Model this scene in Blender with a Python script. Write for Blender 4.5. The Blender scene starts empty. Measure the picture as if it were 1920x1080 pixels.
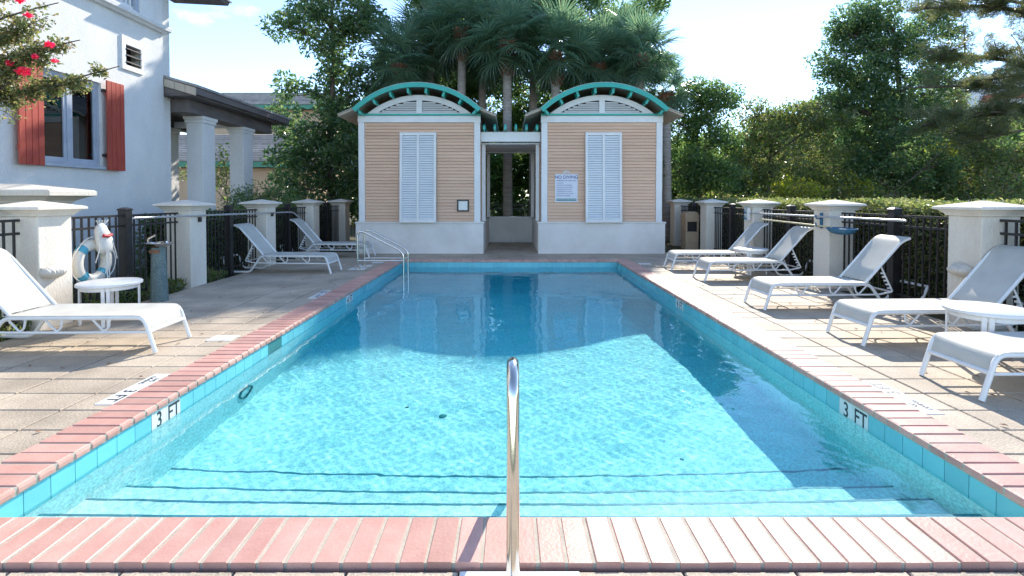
import bpy, bmesh, math, random
import numpy as np
from mathutils import Vector, Matrix
R = math.radians
S = bpy.context.scene
COL = S.collection

# ------------------------------------------------------------------ camera, sky, sun, exposure
F, TH, EYE = 940.0, R(1.3), 1.47
PX, PY = 956.0, 371 + 940 * math.tan(TH)
cam = bpy.data.cameras.new('camera')
cam_o = bpy.data.objects.new('camera', cam)
COL.objects.link(cam_o)
S.camera = cam_o
cam.sensor_width = 36
cam.lens = 36 * F / 1920
cam.shift_x = (960 - PX) / 1920
cam.shift_y = -(540 - PY) / 1920
cam.clip_end = 3000
cam.clip_start = 0.05
cam_o.location = (0, 0, EYE)
cam_o.rotation_euler = (R(90) - TH, 0, 0)

EL, AZ = R(35), R(23)
world = bpy.data.worlds.new('World')
S.world = world
world.use_nodes = True
wt = world.node_tree
bg = wt.nodes['Background']
sky = wt.nodes.new('ShaderNodeTexSky')
sky.sky_type = 'NISHITA'
sky.sun_disc = False
sky.sun_elevation = EL
sky.sun_rotation = AZ
sky.air_density = 0.75
sky.dust_density = 0.0
sky.ozone_density = 1.2
sky.altitude = 50
# thin drifting clouds on the dome of the sky
tc = wt.nodes.new('ShaderNodeTexCoord')
mp = wt.nodes.new('ShaderNodeMapping')
mp.inputs['Scale'].default_value = (1, 1, 2.2)
mp.inputs['Location'].default_value = (0.35, 0.1, 0.2)
nz = wt.nodes.new('ShaderNodeTexNoise')
nz.inputs['Scale'].default_value = 3.2
nz.inputs['Detail'].default_value = 7
nz.inputs['Roughness'].default_value = 0.55
cr = wt.nodes.new('ShaderNodeValToRGB')
cr.color_ramp.elements[0].position = 0.65
cr.color_ramp.elements[0].color = (0, 0, 0, 1)
cr.color_ramp.elements[1].position = 0.82
cr.color_ramp.elements[1].color = (0.8, 0.8, 0.8, 1)
mx = wt.nodes.new('ShaderNodeMix')
mx.data_type = 'RGBA'
mx.inputs[7].default_value = (6.2, 6.5, 7.0, 1)
wt.links.new(tc.outputs['Generated'], mp.inputs[0])
wt.links.new(mp.outputs[0], nz.inputs['Vector'])
wt.links.new(nz.outputs[0], cr.inputs[0])
wt.links.new(cr.outputs[0], mx.inputs[0])
wt.links.new(sky.outputs[0], mx.inputs[6])
wt.links.new(mx.outputs[2], bg.inputs[0])
bg.inputs[1].default_value = 0.15

sun = bpy.data.lights.new('sun', 'SUN')
sun.energy = 2.8
sun.angle = R(0.5)
sun.color = (1.0, 0.93, 0.82)
sun.cycles.is_caustics_light = True
sun_o = bpy.data.objects.new('sun', sun)
COL.objects.link(sun_o)
sun_o.rotation_euler = Vector((math.sin(AZ) * math.cos(EL), math.cos(AZ) * math.cos(EL), math.sin(EL))).to_track_quat('Z', 'Y').to_euler()
sun_o.location = (20, 40, 40)

S.view_settings.view_transform = 'Standard'
S.view_settings.look = 'None'
S.view_settings.gamma = 1
S.view_settings.use_curve_mapping = False
S.view_settings.exposure = 1.48
S.render.engine = 'CYCLES'
S.cycles.use_denoising = True
S.cycles.max_bounces = 9
S.cycles.diffuse_bounces = 4
S.cycles.glossy_bounces = 4
S.cycles.transmission_bounces = 6
S.cycles.transparent_max_bounces = 8
S.cycles.sample_clamp_indirect = 8

random.seed(7)
rng = np.random.default_rng(11)

# ------------------------------------------------------------------ materials
def node_mat(name):
    m = bpy.data.materials.new(name)
    m.use_nodes = True
    return m, m.node_tree, m.node_tree.nodes['Principled BSDF']

def M(name, c1, c2=None, scale=6.0, rough=0.7, bump=0.0, bscale=40.0, rand=0.0, metal=0.0, spec=0.5, fine=0.0, fscale=180.0, lo=0.35, hi=0.65, stretch=None):
    """noise-varied surface: c1 <-> c2 by a soft noise, optional fine speckle, per-object value shift, bump"""
    m, t, b = node_mat(name)
    N = t.nodes.new
    L = t.links.new
    b.inputs['Roughness'].default_value = rough
    b.inputs['Metallic'].default_value = metal
    b.inputs['Specular IOR Level'].default_value = spec
    geo = N('ShaderNodeNewGeometry')
    pos = geo.outputs['Position']
    if stretch:
        mm = N('ShaderNodeMapping')
        mm.inputs['Scale'].default_value = stretch
        L(pos, mm.inputs[0])
        pos = mm.outputs[0]
    c2 = c2 or tuple(v * 0.85 for v in c1)
    n = N('ShaderNodeTexNoise')
    n.inputs['Scale'].default_value = scale
    n.inputs['Detail'].default_value = 6
    n.inputs['Roughness'].default_value = 0.6
    L(pos, n.inputs['Vector'])
    rmp = N('ShaderNodeMapRange')
    rmp.inputs[1].default_value = lo
    rmp.inputs[2].default_value = hi
    L(n.outputs[0], rmp.inputs[0])
    mix = N('ShaderNodeMix')
    mix.data_type = 'RGBA'
    mix.inputs[6].default_value = (*c1, 1)
    mix.inputs[7].default_value = (*c2, 1)
    L(rmp.outputs[0], mix.inputs[0])
    col = mix.outputs[2]
    if fine > 0:
        n2 = N('ShaderNodeTexNoise')
        n2.inputs['Scale'].default_value = fscale
        n2.inputs['Detail'].default_value = 3
        L(pos, n2.inputs['Vector'])
        r2 = N('ShaderNodeMapRange')
        r2.inputs[1].default_value = 0.3
        r2.inputs[2].default_value = 0.7
        r2.inputs[3].default_value = 1 - fine
        r2.inputs[4].default_value = 1 + fine
        L(n2.outputs[0], r2.inputs[0])
        h2 = N('ShaderNodeHueSaturation')
        L(r2.outputs[0], h2.inputs['Value'])
        L(col, h2.inputs['Color'])
        col = h2.outputs[0]
    if rand > 0:
        oi = N('ShaderNodeObjectInfo')
        r3 = N('ShaderNodeMapRange')
        r3.inputs[3].default_value = 1 - rand
        r3.inputs[4].default_value = 1 + rand
        L(oi.outputs['Random'], r3.inputs[0])
        h3 = N('ShaderNodeHueSaturation')
        L(r3.outputs[0], h3.inputs['Value'])
        L(col, h3.inputs['Color'])
        col = h3.outputs[0]
    L(col, b.inputs['Base Color'])
    if bump > 0:
        n4 = N('ShaderNodeTexNoise')
        n4.inputs['Scale'].default_value = bscale
        n4.inputs['Detail'].default_value = 5
        L(pos, n4.inputs['Vector'])
        bp = N('ShaderNodeBump')
        bp.inputs['Strength'].default_value = bump
        bp.inputs['Distance'].default_value = 0.01
        L(n4.outputs[0], bp.inputs['Height'])
        L(bp.outputs[0], b.inputs['Normal'])
    return m

def leaf_mat(name, cols, trans=0.4, rough=0.45, tcol=None):
    """leaf blades: colour picked per blade, light passes through them"""
    m, t, b = node_mat(name)
    N = t.nodes.new
    L = t.links.new
    geo = N('ShaderNodeNewGeometry')
    ramp = N('ShaderNodeValToRGB')
    while len(ramp.color_ramp.elements) < len(cols):
        ramp.color_ramp.elements.new(0.5)
    for i, c in enumerate(cols):
        ramp.color_ramp.elements[i].position = i / max(1, len(cols) - 1)
        ramp.color_ramp.elements[i].color = (*c, 1)
    L(geo.outputs['Random Per Island'], ramp.inputs[0])
    b.inputs['Roughness'].default_value = rough * 0.8
    b.inputs['Specular IOR Level'].default_value = 0.75
    L(ramp.outputs[0], b.inputs['Base Color'])
    tr = N('ShaderNodeBsdfTranslucent')
    hs = N('ShaderNodeHueSaturation')
    hs.inputs['Hue'].default_value = 0.495
    hs.inputs['Saturation'].default_value = 1.15
    hs.inputs['Value'].default_value = 3.6
    L(ramp.outputs[0], hs.inputs['Color'])
    L(hs.outputs[0], tr.inputs['Color'])
    mixs = N('ShaderNodeMixShader')
    mixs.inputs[0].default_value = trans
    L(b.outputs[0], mixs.inputs[1])
    L(tr.outputs[0], mixs.inputs[2])
    L(mixs.outputs[0], t.nodes['Material Output'].inputs[0])
    return m

mats = {}
mats['brick'] = M('coping_brick', (0.60, 0.335, 0.27), (0.52, 0.265, 0.21), 5, 0.42, 0.16, 60, rand=0.17, fine=0.07, fscale=260)
mats['mortar'] = M('mortar', (0.50, 0.45, 0.36), (0.40, 0.36, 0.29), 9, 0.85, 0.3, 90)
mats['paver'] = M('paver_concrete', (0.54, 0.445, 0.335), (0.37, 0.30, 0.225), 1.7, 0.72, 0.6, 70, rand=0.12, fine=0.20, fscale=130)
mats['bed'] = M('paver_joint', (0.035, 0.028, 0.022), (0.025, 0.02, 0.017), 12, 0.9)
mats['plaster'] = M('pool_plaster', (0.80, 0.885, 0.845), (0.66, 0.81, 0.79), 2.2, 0.6, 0.2, 80, fine=0.26, fscale=48)
mats['step_edge'] = M('step_edge_tile', (0.06, 0.24, 0.29), (0.04, 0.19, 0.25), 30, 0.4)
mats['tile'] = M('pool_wall_tile', (0.18, 0.58, 0.62), (0.15, 0.53, 0.59), 3, 0.22, rand=0.07)
mats['grout'] = M('tile_grout', (0.12, 0.33, 0.38), None, 10, 0.8)
mats['marker'] = M('white_marker_tile', (0.78, 0.78, 0.74), (0.70, 0.70, 0.67), 14, 0.35)
mats['ink'] = M('black_lettering', (0.025, 0.03, 0.035), (0.04, 0.045, 0.05), 30, 0.5)
mats['blue_ink'] = M('dark_blue_lettering', (0.05, 0.06, 0.22), (0.07, 0.08, 0.25), 30, 0.5)
mats['stucco'] = M('cream_stucco', (0.77, 0.70, 0.595), (0.62, 0.545, 0.45), 1.9, 0.85, 0.55, 55, fine=0.05, fscale=60, lo=0.45, hi=0.78, stretch=(1, 1, 0.35))
mats['cabana_stucco'] = M('cabana_stucco', (0.79, 0.75, 0.70), (0.69, 0.645, 0.59), 1.4, 0.85, 0.4, 55)
mats['house'] = M('house_stucco', (0.80, 0.78, 0.745), (0.69, 0.675, 0.655), 1.3, 0.88, 0.6, 45, fine=0.05, fscale=50, stretch=(1, 1, 0.45))
mats['clap'] = M('peach_siding', (0.74, 0.495, 0.345), (0.68, 0.44, 0.30), 2.2, 0.6, 0.15, 60, rand=0.06, stretch=(0.5, 1, 4))
mats['trim'] = M('white_trim', (0.80, 0.79, 0.77), (0.73, 0.72, 0.70), 3, 0.5, 0.1, 50)
mats['louver'] = M('pale_louver_paint', (0.78, 0.80, 0.81), (0.72, 0.75, 0.77), 3, 0.5)
mats['teal'] = M('teal_paint', (0.018, 0.41, 0.33), (0.02, 0.35, 0.29), 4, 0.4, rand=0.05)
mats['soffit'] = M('beige_soffit', (0.52, 0.45, 0.36), (0.45, 0.385, 0.30), 3, 0.6)
mats['roofmetal'] = M('pale_roof_sheet', (0.50, 0.50, 0.48), (0.42, 0.42, 0.40), 2, 0.4, metal=0.2)
mats['black'] = M('black_fence_paint', (0.018, 0.017, 0.017), (0.03, 0.027, 0.026), 8, 0.4, 0.1, 60)
mats['chrome'] = M('polished_steel', (0.76, 0.71, 0.635), (0.70, 0.65, 0.58), 3, 0.14, metal=1.0)  # warm tint stands in for the brown ground mirrored in the steel
mats['alu'] = M('aluminium_pole', (0.62, 0.63, 0.65), (0.52, 0.53, 0.55), 5, 0.35, metal=0.6)
mats['chair'] = M('white_powder_coat', (0.80, 0.79, 0.77), (0.74, 0.73, 0.71), 4, 0.35)
mats['shutter'] = M('red_shutter_paint', (0.47, 0.078, 0.046), (0.39, 0.055, 0.036), 3, 0.5, 0.15, 40, rand=0.08, stretch=(3, 3, 0.6))
mats['window'] = M('grey_blue_window_paint', (0.44, 0.48, 0.55), (0.38, 0.42, 0.49), 4, 0.5)
mats['blind'] = M('window_blind', (0.55, 0.62, 0.60), (0.48, 0.56, 0.55), 3, 0.7)
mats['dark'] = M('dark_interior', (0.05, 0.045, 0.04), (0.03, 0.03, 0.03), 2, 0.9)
mats['tilegrey'] = M('grey_roof_tile', (0.38, 0.345, 0.32), (0.26, 0.235, 0.22), 3, 0.75, 0.4, 30, rand=0.15)
mats['wood'] = M('dark_soffit_wood', (0.19, 0.165, 0.155), (0.13, 0.11, 0.105), 5, 0.7, stretch=(1, 0.3, 1))
mats['peachwall'] = M('peach_house_wall', (0.62, 0.44, 0.29), (0.55, 0.38, 0.25), 1.0, 0.9, 0.3, 20)
mats['greenfascia'] = M('green_fascia', (0.08, 0.30, 0.20), None, 3, 0.6)
mats['redroof'] = M('red_roof_tile', (0.42, 0.12, 0.07), None, 4, 0.8)
mats['farwhite'] = M('far_white_wall', (0.70, 0.72, 0.75), None, 0.4, 0.9)
mats['grass'] = M('lawn_soil', (0.07, 0.085, 0.03), (0.10, 0.08, 0.05), 1.2, 0.95, 0.6, 20, fine=0.25, fscale=30)
mats['bark'] = M('grey_brown_bark', (0.14, 0.105, 0.08), (0.07, 0.052, 0.042), 7, 0.9, 0.8, 25, stretch=(1, 1, 0.3))
mats['palmbark'] = M('palm_trunk_bark', (0.38, 0.33, 0.285), (0.24, 0.205, 0.175), 6, 0.9, 0.7, 22, stretch=(0.5, 0.5, 3))
mats['boot'] = M('palm_boot_husk', (0.30, 0.15, 0.08), (0.17, 0.085, 0.05), 9, 0.85, 0.5, 30)
mats['pebble'] = M('grey_green_aggregate', (0.17, 0.23, 0.22), (0.11, 0.16, 0.16), 16, 0.8, 0.7, 60, fine=0.3, fscale=90)
mats['tan'] = M('tan_bin', (0.50, 0.36, 0.235), (0.44, 0.31, 0.20), 4, 0.6)
mats['ringwhite'] = M('ring_buoy_white', (0.74, 0.70, 0.60), (0.66, 0.61, 0.52), 6, 0.5, 0.15, 50)
mats['ringteal'] = M('ring_buoy_band', (0.07, 0.33, 0.44), (0.09, 0.38, 0.48), 8, 0.5)
mats['rope'] = M('white_rope', (0.75, 0.73, 0.68), None, 40, 0.8)
mats['red'] = M('red_label', (0.50, 0.03, 0.04), None, 20, 0.6)
mats['yellow'] = M('pale_yellow_pole', (0.62, 0.55, 0.30), None, 8, 0.4)
mats['netblue'] = M('blue_net', (0.03, 0.13, 0.24), (0.05, 0.17, 0.28), 20, 0.6)
mats['bluebristle'] = M('brush_bristle', (0.55, 0.68, 0.72), (0.30, 0.50, 0.58), 40, 0.7)
mats['shell'] = M('scallop_plaster', (0.66, 0.60, 0.51), (0.58, 0.52, 0.44), 5, 0.8, 0.3, 60)
mats['drain'] = M('teal_fitting', (0.03, 0.22, 0.22), None, 8, 0.5)
mats['paper'] = M('white_notice_sheet', (0.72, 0.73, 0.78), (0.66, 0.67, 0.72), 8, 0.6)
mats['leaf_oak'] = leaf_mat('oak_leaf', [(0.042, 0.078, 0.034), (0.062, 0.105, 0.040), (0.085, 0.135, 0.046), (0.120, 0.155, 0.055)], 0.5)
mats['leaf_mag'] = leaf_mat('glossy_dark_leaf', [(0.036, 0.072, 0.036), (0.055, 0.100, 0.044), (0.085, 0.130, 0.052), (0.125, 0.155, 0.068)], 0.46, 0.30)
mats['leaf_mix'] = leaf_mat('mixed_leaf', [(0.050, 0.085, 0.032), (0.080, 0.125, 0.038), (0.130, 0.155, 0.044), (0.125, 0.105, 0.060), (0.075, 0.110, 0.055)], 0.5)
mats['leaf_lime'] = leaf_mat('yellow_green_leaf', [(0.100, 0.130, 0.022), (0.150, 0.165, 0.028), (0.190, 0.175, 0.032)], 0.55)
mats['leaf_hedge'] = leaf_mat('hedge_leaf', [(0.055, 0.085, 0.030), (0.095, 0.120, 0.040), (0.150, 0.160, 0.060), (0.200, 0.200, 0.095)], 0.4, 0.35)
mats['leaf_myrtle'] = leaf_mat('myrtle_leaf', [(0.050, 0.078, 0.034), (0.085, 0.110, 0.042), (0.140, 0.140, 0.058), (0.160, 0.125, 0.080)], 0.5)
mats['needle'] = leaf_mat('pine_needle', [(0.045, 0.072, 0.034), (0.075, 0.100, 0.042), (0.125, 0.130, 0.045), (0.130, 0.100, 0.060)], 0.4)
mats['frond'] = leaf_mat('palm_frond_leaf', [(0.062, 0.110, 0.070), (0.085, 0.135, 0.082), (0.115, 0.160, 0.088)], 0.42, 0.36)
mats['petal'] = leaf_mat('pink_petal', [(0.52, 0.05, 0.10), (0.62, 0.10, 0.16), (0.42, 0.02, 0.06)], 0.35, 0.6)
mats['hedgecore'] = M('hedge_dark_core', (0.022, 0.026, 0.014), (0.015, 0.018, 0.010), 20, 0.95)

def sling_mat():
    m, t, b = node_mat('white_mesh_sling')
    N = t.nodes.new
    L = t.links.new
    geo = N('ShaderNodeTexCoord')
    w = N('ShaderNodeTexChecker')
    w.inputs['Scale'].default_value = 150
    w.inputs['Color1'].default_value = (0.80, 0.78, 0.71, 1)
    w.inputs['Color2'].default_value = (0.66, 0.65, 0.59, 1)
    L(geo.outputs['Object'], w.inputs['Vector'])
    n = N('ShaderNodeTexNoise')
    n.inputs['Scale'].default_value = 5
    n.inputs['Detail'].default_value = 6
    L(geo.outputs['Object'], n.inputs['Vector'])
    mr = N('ShaderNodeMapRange')
    mr.inputs[1].default_value = 0.35
    mr.inputs[2].default_value = 0.7
    mr.inputs[3].default_value = 1.0
    mr.inputs[4].default_value = 0.84
    L(n.outputs[0], mr.inputs[0])
    hs = N('ShaderNodeHueSaturation')
    L(mr.outputs[0], hs.inputs['Value'])
    L(w.outputs[0], hs.inputs['Color'])
    L(hs.outputs[0], b.inputs['Base Color'])
    b.inputs['Roughness'].default_value = 0.6
    tr = N('ShaderNodeBsdfTranslucent')
    tr.inputs[0].default_value = (0.78, 0.76, 0.70, 1)
    mixs = N('ShaderNodeMixShader')
    mixs.inputs[0].default_value = 0.30
    L(b.outputs[0], mixs.inputs[1])
    L(tr.outputs[0], mixs.inputs[2])
    L(mixs.outputs[0], t.nodes['Material Output'].inputs[0])
    return m
mats['sling'] = sling_mat()

def glass_mat():
    m, t, b = node_mat('window_glass')
    t.nodes.remove(b)
    N = t.nodes.new
    L = t.links.new
    fr = N('ShaderNodeFresnel')
    fr.inputs[0].default_value = 1.5
    ad = N('ShaderNodeMath')
    ad.operation = 'ADD'
    ad.inputs[1].default_value = 0.08
    L(fr.outputs[0], ad.inputs[0])
    tr = N('ShaderNodeBsdfTransparent')
    tr.inputs[0].default_value = (0.72, 0.80, 0.80, 1)
    gl = N('ShaderNodeBsdfGlossy')
    gl.inputs['Roughness'].default_value = 0.02
    ms = N('ShaderNodeMixShader')
    L(ad.outputs[0], ms.inputs[0])
    L(tr.outputs[0], ms.inputs[1])
    L(gl.outputs[0], ms.inputs[2])
    L(ms.outputs[0], t.nodes['Material Output'].inputs[0])
    return m
mats['glass'] = glass_mat()

def water_mat():
    m, t, b = node_mat('pool_water')
    t.nodes.remove(b)
    N = t.nodes.new
    L = t.links.new
    g = N('ShaderNodeBsdfGlass')
    g.inputs['IOR'].default_value = 1.333
    g.inputs['Roughness'].default_value = 0
    g.inputs['Color'].default_value = (0.90, 0.98, 0.985, 1)
    L(g.outputs[0], t.nodes['Material Output'].inputs[0])
    return m
mats['water'] = water_mat()

def depth_mat():
    m, t, b = node_mat('water_depth_tint')
    t.nodes.remove(b)
    va = t.nodes.new('ShaderNodeVolumeAbsorption')
    va.inputs['Color'].default_value = (0.0, 0.86, 0.955, 1)
    va.inputs['Density'].default_value = 0.58
    t.links.new(va.outputs[0], t.nodes['Material Output'].inputs['Volume'])
    return m
mats['depth'] = depth_mat()

# ------------------------------------------------------------------ helpers
def link(o, parent=None):
    COL.objects.link(o)
    if parent is not None:
        o.parent = parent
    return o

class MB:
    """collects boxes, tubes, prisms ... and links them as ONE mesh object"""
    def __init__(s):
        s.v, s.f = [], []
    def add(s, v, f):
        k = len(s.v)
        s.v += [tuple(p) for p in v]
        s.f += [tuple(i + k for i in q) for q in f]
        return s
    def box(s, x0, x1, y0, y1, z0, z1, ch=0.0):
        if ch <= 0:
            v = [(x, y, z) for z in (z0, z1) for y in (y0, y1) for x in (x0, x1)]
            return s.add(v, [(0, 2, 3, 1), (4, 5, 7, 6), (0, 1, 5, 4), (2, 6, 7, 3), (0, 4, 6, 2), (1, 3, 7, 5)])
        v = [(x0, y0, z0), (x1, y0, z0), (x1, y1, z0), (x0, y1, z0),
             (x0, y0, z1 - ch), (x1, y0, z1 - ch), (x1, y1, z1 - ch), (x0, y1, z1 - ch),
             (x0 + ch, y0 + ch, z1), (x1 - ch, y0 + ch, z1), (x1 - ch, y1 - ch, z1), (x0 + ch, y1 - ch, z1)]
        f = [(0, 3, 2, 1), (8, 9, 10, 11)]
        for i in range(4):
            j = (i + 1) % 4
            f += [(i, j, 4 + j, 4 + i), (4 + i, 4 + j, 8 + j, 8 + i)]
        return s.add(v, f)
    def tube(s, pts, r, n=8, cap=True, r2=None):
        pts = [Vector(p) for p in pts]
        m = len(pts)
        rings = []
        t0 = (pts[1] - pts[0]).normalized()
        ref = Vector((0, 0, 1)) if abs(t0.z) < 0.9 else Vector((0, 1, 0))
        u = t0.cross(ref).normalized()
        k = len(s.v)
        for i, p in enumerate(pts):
            if i == 0:
                t = pts[1] - pts[0]
            elif i == m - 1:
                t = pts[-1] - pts[-2]
            else:
                t = (pts[i + 1] - p).normalized() + (p - pts[i - 1]).normalized()
            t = t.normalized()
            u = (u - t * u.dot(t))
            u = u.normalized() if u.length > 1e-6 else t.orthogonal().normalized()
            w = t.cross(u)
            rr = r[i] if isinstance(r, (list, tuple)) else r
            for j in range(n):
                a = 2 * math.pi * j / n
                s.v.append(tuple(p + u * (rr * math.cos(a)) + w * ((r2 or rr) * math.sin(a))))
        for i in range(m - 1):
            for j in range(n):
                a, b = k + i * n + j, k + i * n + (j + 1) % n
                s.f.append((a, b, b + n, a + n))
        if cap:
            s.f.append(tuple(k + j for j in range(n))[::-1])
            s.f.append(tuple(k + (m - 1) * n + j for j in range(n)))
        return s
    def lathe(s, prof, n=24, c=(0, 0, 0)):
        k = len(s.v)
        for r, z in prof:
            for j in range(n):
                a = 2 * math.pi * j / n
                s.v.append((c[0] + r * math.cos(a), c[1] + r * math.sin(a), c[2] + z))
        for i in range(len(prof) - 1):
            for j in range(n):
                a, b = k + i * n + j, k + i * n + (j + 1) % n
                s.f.append((a, b, b + n, a + n))
        s.f.append(tuple(k + j for j in range(n))[::-1])
        s.f.append(tuple(k + (len(prof) - 1) * n + j for j in range(n)))
        return s
    def prism(s, poly, axis, a0, a1):
        """extrude a polygon; axis 'x': poly=(y,z); 'y': poly=(x,z); 'z': poly=(x,y)"""
        def p(q, a):
            return {'x': (a, q[0], q[1]), 'y': (q[0], a, q[1]), 'z': (q[0], q[1], a)}[axis]
        n = len(poly)
        v = [p(q, a0) for q in poly] + [p(q, a1) for q in poly]
        f = [tuple(range(n))[::-1], tuple(range(n, 2 * n))]
        f += [(i, (i + 1) % n, n + (i + 1) % n, n + i) for i in range(n)]
        return s.add(v, f)
    def quad(s, *p):
        return s.add(p, [tuple(range(len(p)))])
    def mesh(s, name, m, smooth=False, bevel=0.0):
        me = bpy.data.meshes.new(name)
        me.from_pydata(s.v, [], s.f)
        bm = bmesh.new()
        bm.from_mesh(me)
        bmesh.ops.recalc_face_normals(bm, faces=bm.faces)
        if bevel > 0:
            ed = [e for e in bm.edges if len(e.link_faces) == 2 and e.calc_face_angle(0) > 0.6]
            bmesh.ops.bevel(bm, geom=ed, offset=bevel, segments=2, profile=0.6, affect='EDGES', clamp_overlap=True)
        bm.to_mesh(me)
        bm.free()
        me.materials.append(mats[m])
        if smooth:
            me.shade_smooth()
            me.set_sharp_from_angle(angle=R(42))
        return me
    def build(s, name, m, parent=None, loc=(0, 0, 0), smooth=False, bevel=0.0, kind=None):
        o = bpy.data.objects.new(name, s.mesh(name, m, smooth, bevel))
        o.location = loc
        if kind:
            o['kind'] = kind
        return link(o, parent)

def inst(name, me, parent=None, loc=(0, 0, 0), rot=(0, 0, 0), scale=(1, 1, 1)):
    o = bpy.data.objects.new(name, me)
    o.location, o.rotation_euler, o.scale = loc, rot, scale
    return link(o, parent)

def tag(o, label, cat, group=None):
    o['label'], o['category'] = label, cat
    if group:
        o['group'] = group
    return o

def thing(name, label, cat, loc=(0, 0, 0), rz=0.0, group=None):
    o = bpy.data.objects.new(name, None)
    o.empty_display_size = 0.2
    o.location, o.rotation_euler = loc, (0, 0, rz)
    link(o)
    return tag(o, label, cat, group)

def dup(root, loc, rz, label, group=None):
    r = root.copy()
    COL.objects.link(r)
    r.location, r.rotation_euler = loc, (0, 0, rz)
    r['label'] = label
    if group:
        r['group'] = group
    for ch in list(root.children):
        c = ch.copy()
        COL.objects.link(c)
        c.parent = r
        for g in ch.children:
            d = g.copy()
            COL.objects.link(d)
            d.parent = c
    return r

def text(name, body, size, m, parent, mat4, ext=0.001, ax='CENTER', sx=1.0):
    cu = bpy.data.curves.new(name, 'FONT')
    cu.body = body
    cu.size = size
    cu.extrude = ext
    cu.align_x = ax
    cu.align_y = 'CENTER'
    cu.offset = size * 0.012
    cu.materials.append(mats[m])
    o = bpy.data.objects.new(name, cu)
    COL.objects.link(o)
    me = bpy.data.meshes.new_from_object(o)
    bpy.data.objects.remove(o)
    m_o = bpy.data.objects.new(name, me)
    m_o.matrix_local = mat4 @ Matrix.Diagonal((sx, 1, 1, 1))
    return link(m_o, parent)

def frame4(origin, right, up):
    r, u = Vector(right).normalized(), Vector(up).normalized()
    n = r.cross(u)
    return Matrix(((r.x, u.x, n.x, origin[0]), (r.y, u.y, n.y, origin[1]), (r.z, u.z, n.z, origin[2]), (0, 0, 0, 1)))

def at(px, py, y):
    """point at distance y that the photograph shows at (px, py)"""
    a, b = (px - PX) / F, -(py - PY) / F
    d = (a, math.cos(TH) + b * math.sin(TH), -math.sin(TH) + b * math.cos(TH))
    t = y / d[1]
    return Vector((d[0] * t, y, EYE + d[2] * t))

def np_mesh(name, v, faces, m, smooth=False):
    """faces: (n,k) int array of equal-sized polygons"""
    me = bpy.data.meshes.new(name)
    n, k = faces.shape
    me.vertices.add(len(v))
    me.vertices.foreach_set('co', np.asarray(v, np.float32).ravel())
    me.loops.add(n * k)
    me.loops.foreach_set('vertex_index', faces.astype(np.int32).ravel())
    me.polygons.add(n)
    me.polygons.foreach_set('loop_start', np.arange(0, n * k, k, dtype=np.int32))
    me.polygons.foreach_set('use_smooth', np.full(n, smooth))
    me.update(calc_edges=True)
    me.materials.append(mats[m])
    return me

# ================================================================== SETTING
P, LIP, WALL = 2.51, -0.05, 2.535
Y0, Y1 = 2.29, 11.78           # pool nose lines
OUT = 0.32                      # coping length
WL = -0.17                      # water level

def ring_sheet(name, m, xo, yo0, yo1, xi, yi0, yi1, z, kind):
    v = [(-xo, yo0, z), (xo, yo0, z), (xo, yo1, z), (-xo, yo1, z), (-xi, yi0, z), (xi, yi0, z), (xi, yi1, z), (-xi, yi1, z)]
    mb = MB().add(v, [(0, 1, 5, 4), (1, 2, 6, 5), (2, 3, 7, 6), (3, 0, 4, 7)])
    return mb.build(name, m, kind=kind)

ground = ring_sheet('ground', 'grass', 700, -200, 900, 2.75, 2.05, 12.02, -0.075, 'structure')
ground['label'] = 'soil and lawn around the pool deck'

# ---- deck of concrete pavers
deck = MB()
for a in ((-5.27, -2.83, -1.0, 13.9), (2.83, 5.27, -1.0, 13.9), (-2.83, 2.83, -1.0, 1.975), (-2.83, 2.83, 12.1, 13.9), (-0.78, 0.83, 13.9, 16.9)):
    deck.box(*a, -0.068, -0.036)
deck = deck.build('deck', 'bed', kind='structure')
deck['label'] = 'paved pool deck of tan concrete slabs'
PW, PD = 0.605, 0.3
slab = MB().box(-PW / 2 + 0.009, PW / 2 - 0.009, -PD / 2 + 0.0045, PD / 2 - 0.0045, -0.045, 0, 0.006).mesh('paver', 'paver')
cut_slab = MB().box(-0.148 + 0.006, 0.148 - 0.006, -PD / 2 + 0.0045, PD / 2 - 0.0045, -0.045, 0, 0.006).mesh('paver', 'paver')
far_slabs = MB()
def far_slab(x, y, w=PW, d=PD):
    far_slabs.box(x - w / 2 + 0.003, x + w / 2 - 0.003, y - d / 2 + 0.004, y + d / 2 - 0.004, -0.045, -0.010 + random.uniform(-0.0012, 0.0012))
for side in (-1, 1):
    for xc, me_s, w_s in ((2.984, cut_slab, 0.296), (3.4345, slab, PW), (4.0395, slab, PW), (4.6445, slab, PW), (5.095, cut_slab, 0.296)):
        x = side * xc
        for r in range(-7, 50):
            y = 1.815 - 2 * PD + PD * r
            if y < 8.4 and y > 1.4:
                inst('paver', me_s, deck, (x, y, -0.010 + random.uniform(-0.0018, 0.0018)),
                     (random.gauss(0, 0.0022), random.gauss(0, 0.0014), random.choice((0, math.pi))))
            elif y < 13.8 and not 1.4 < y < 8.4:
                far_slab(x, y, w_s)
near = MB().box(-0.22, 0.22, -0.148, 0.148, -0.045, 0, 0.006).mesh('paver', 'paver')
for k in range(-6, 7):
    if k != 0:
        inst('paver', near, deck, (k * 0.448 + 0.02, 1.822, -0.022), (0, 0, random.choice((0, math.pi))))
MB().box(-0.235, 0.245, -0.148, 0.148, -0.045, 0, 0.006).build('anchor_slab', 'marker', deck, (0.035, 1.822, -0.018))
for r in range(9):
    for k in range(-4, 5):
        far_slab(k * 0.62, 1.822 - PD * (r + 1), 0.62, PD)
for r in range(6):
    for k in range(-5, 6):
        far_slab(k * PW, 12.1 + PD * (r + 0.5), PW, PD)
for r in range(9):
    for k in range(-1, 2):
        far_slab(k * 0.5 + 0.02, 13.95 + PD * (r + 0.5), 0.5, PD)
far_slabs.build('paver_field', 'paver', deck, kind='stuff')

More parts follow.
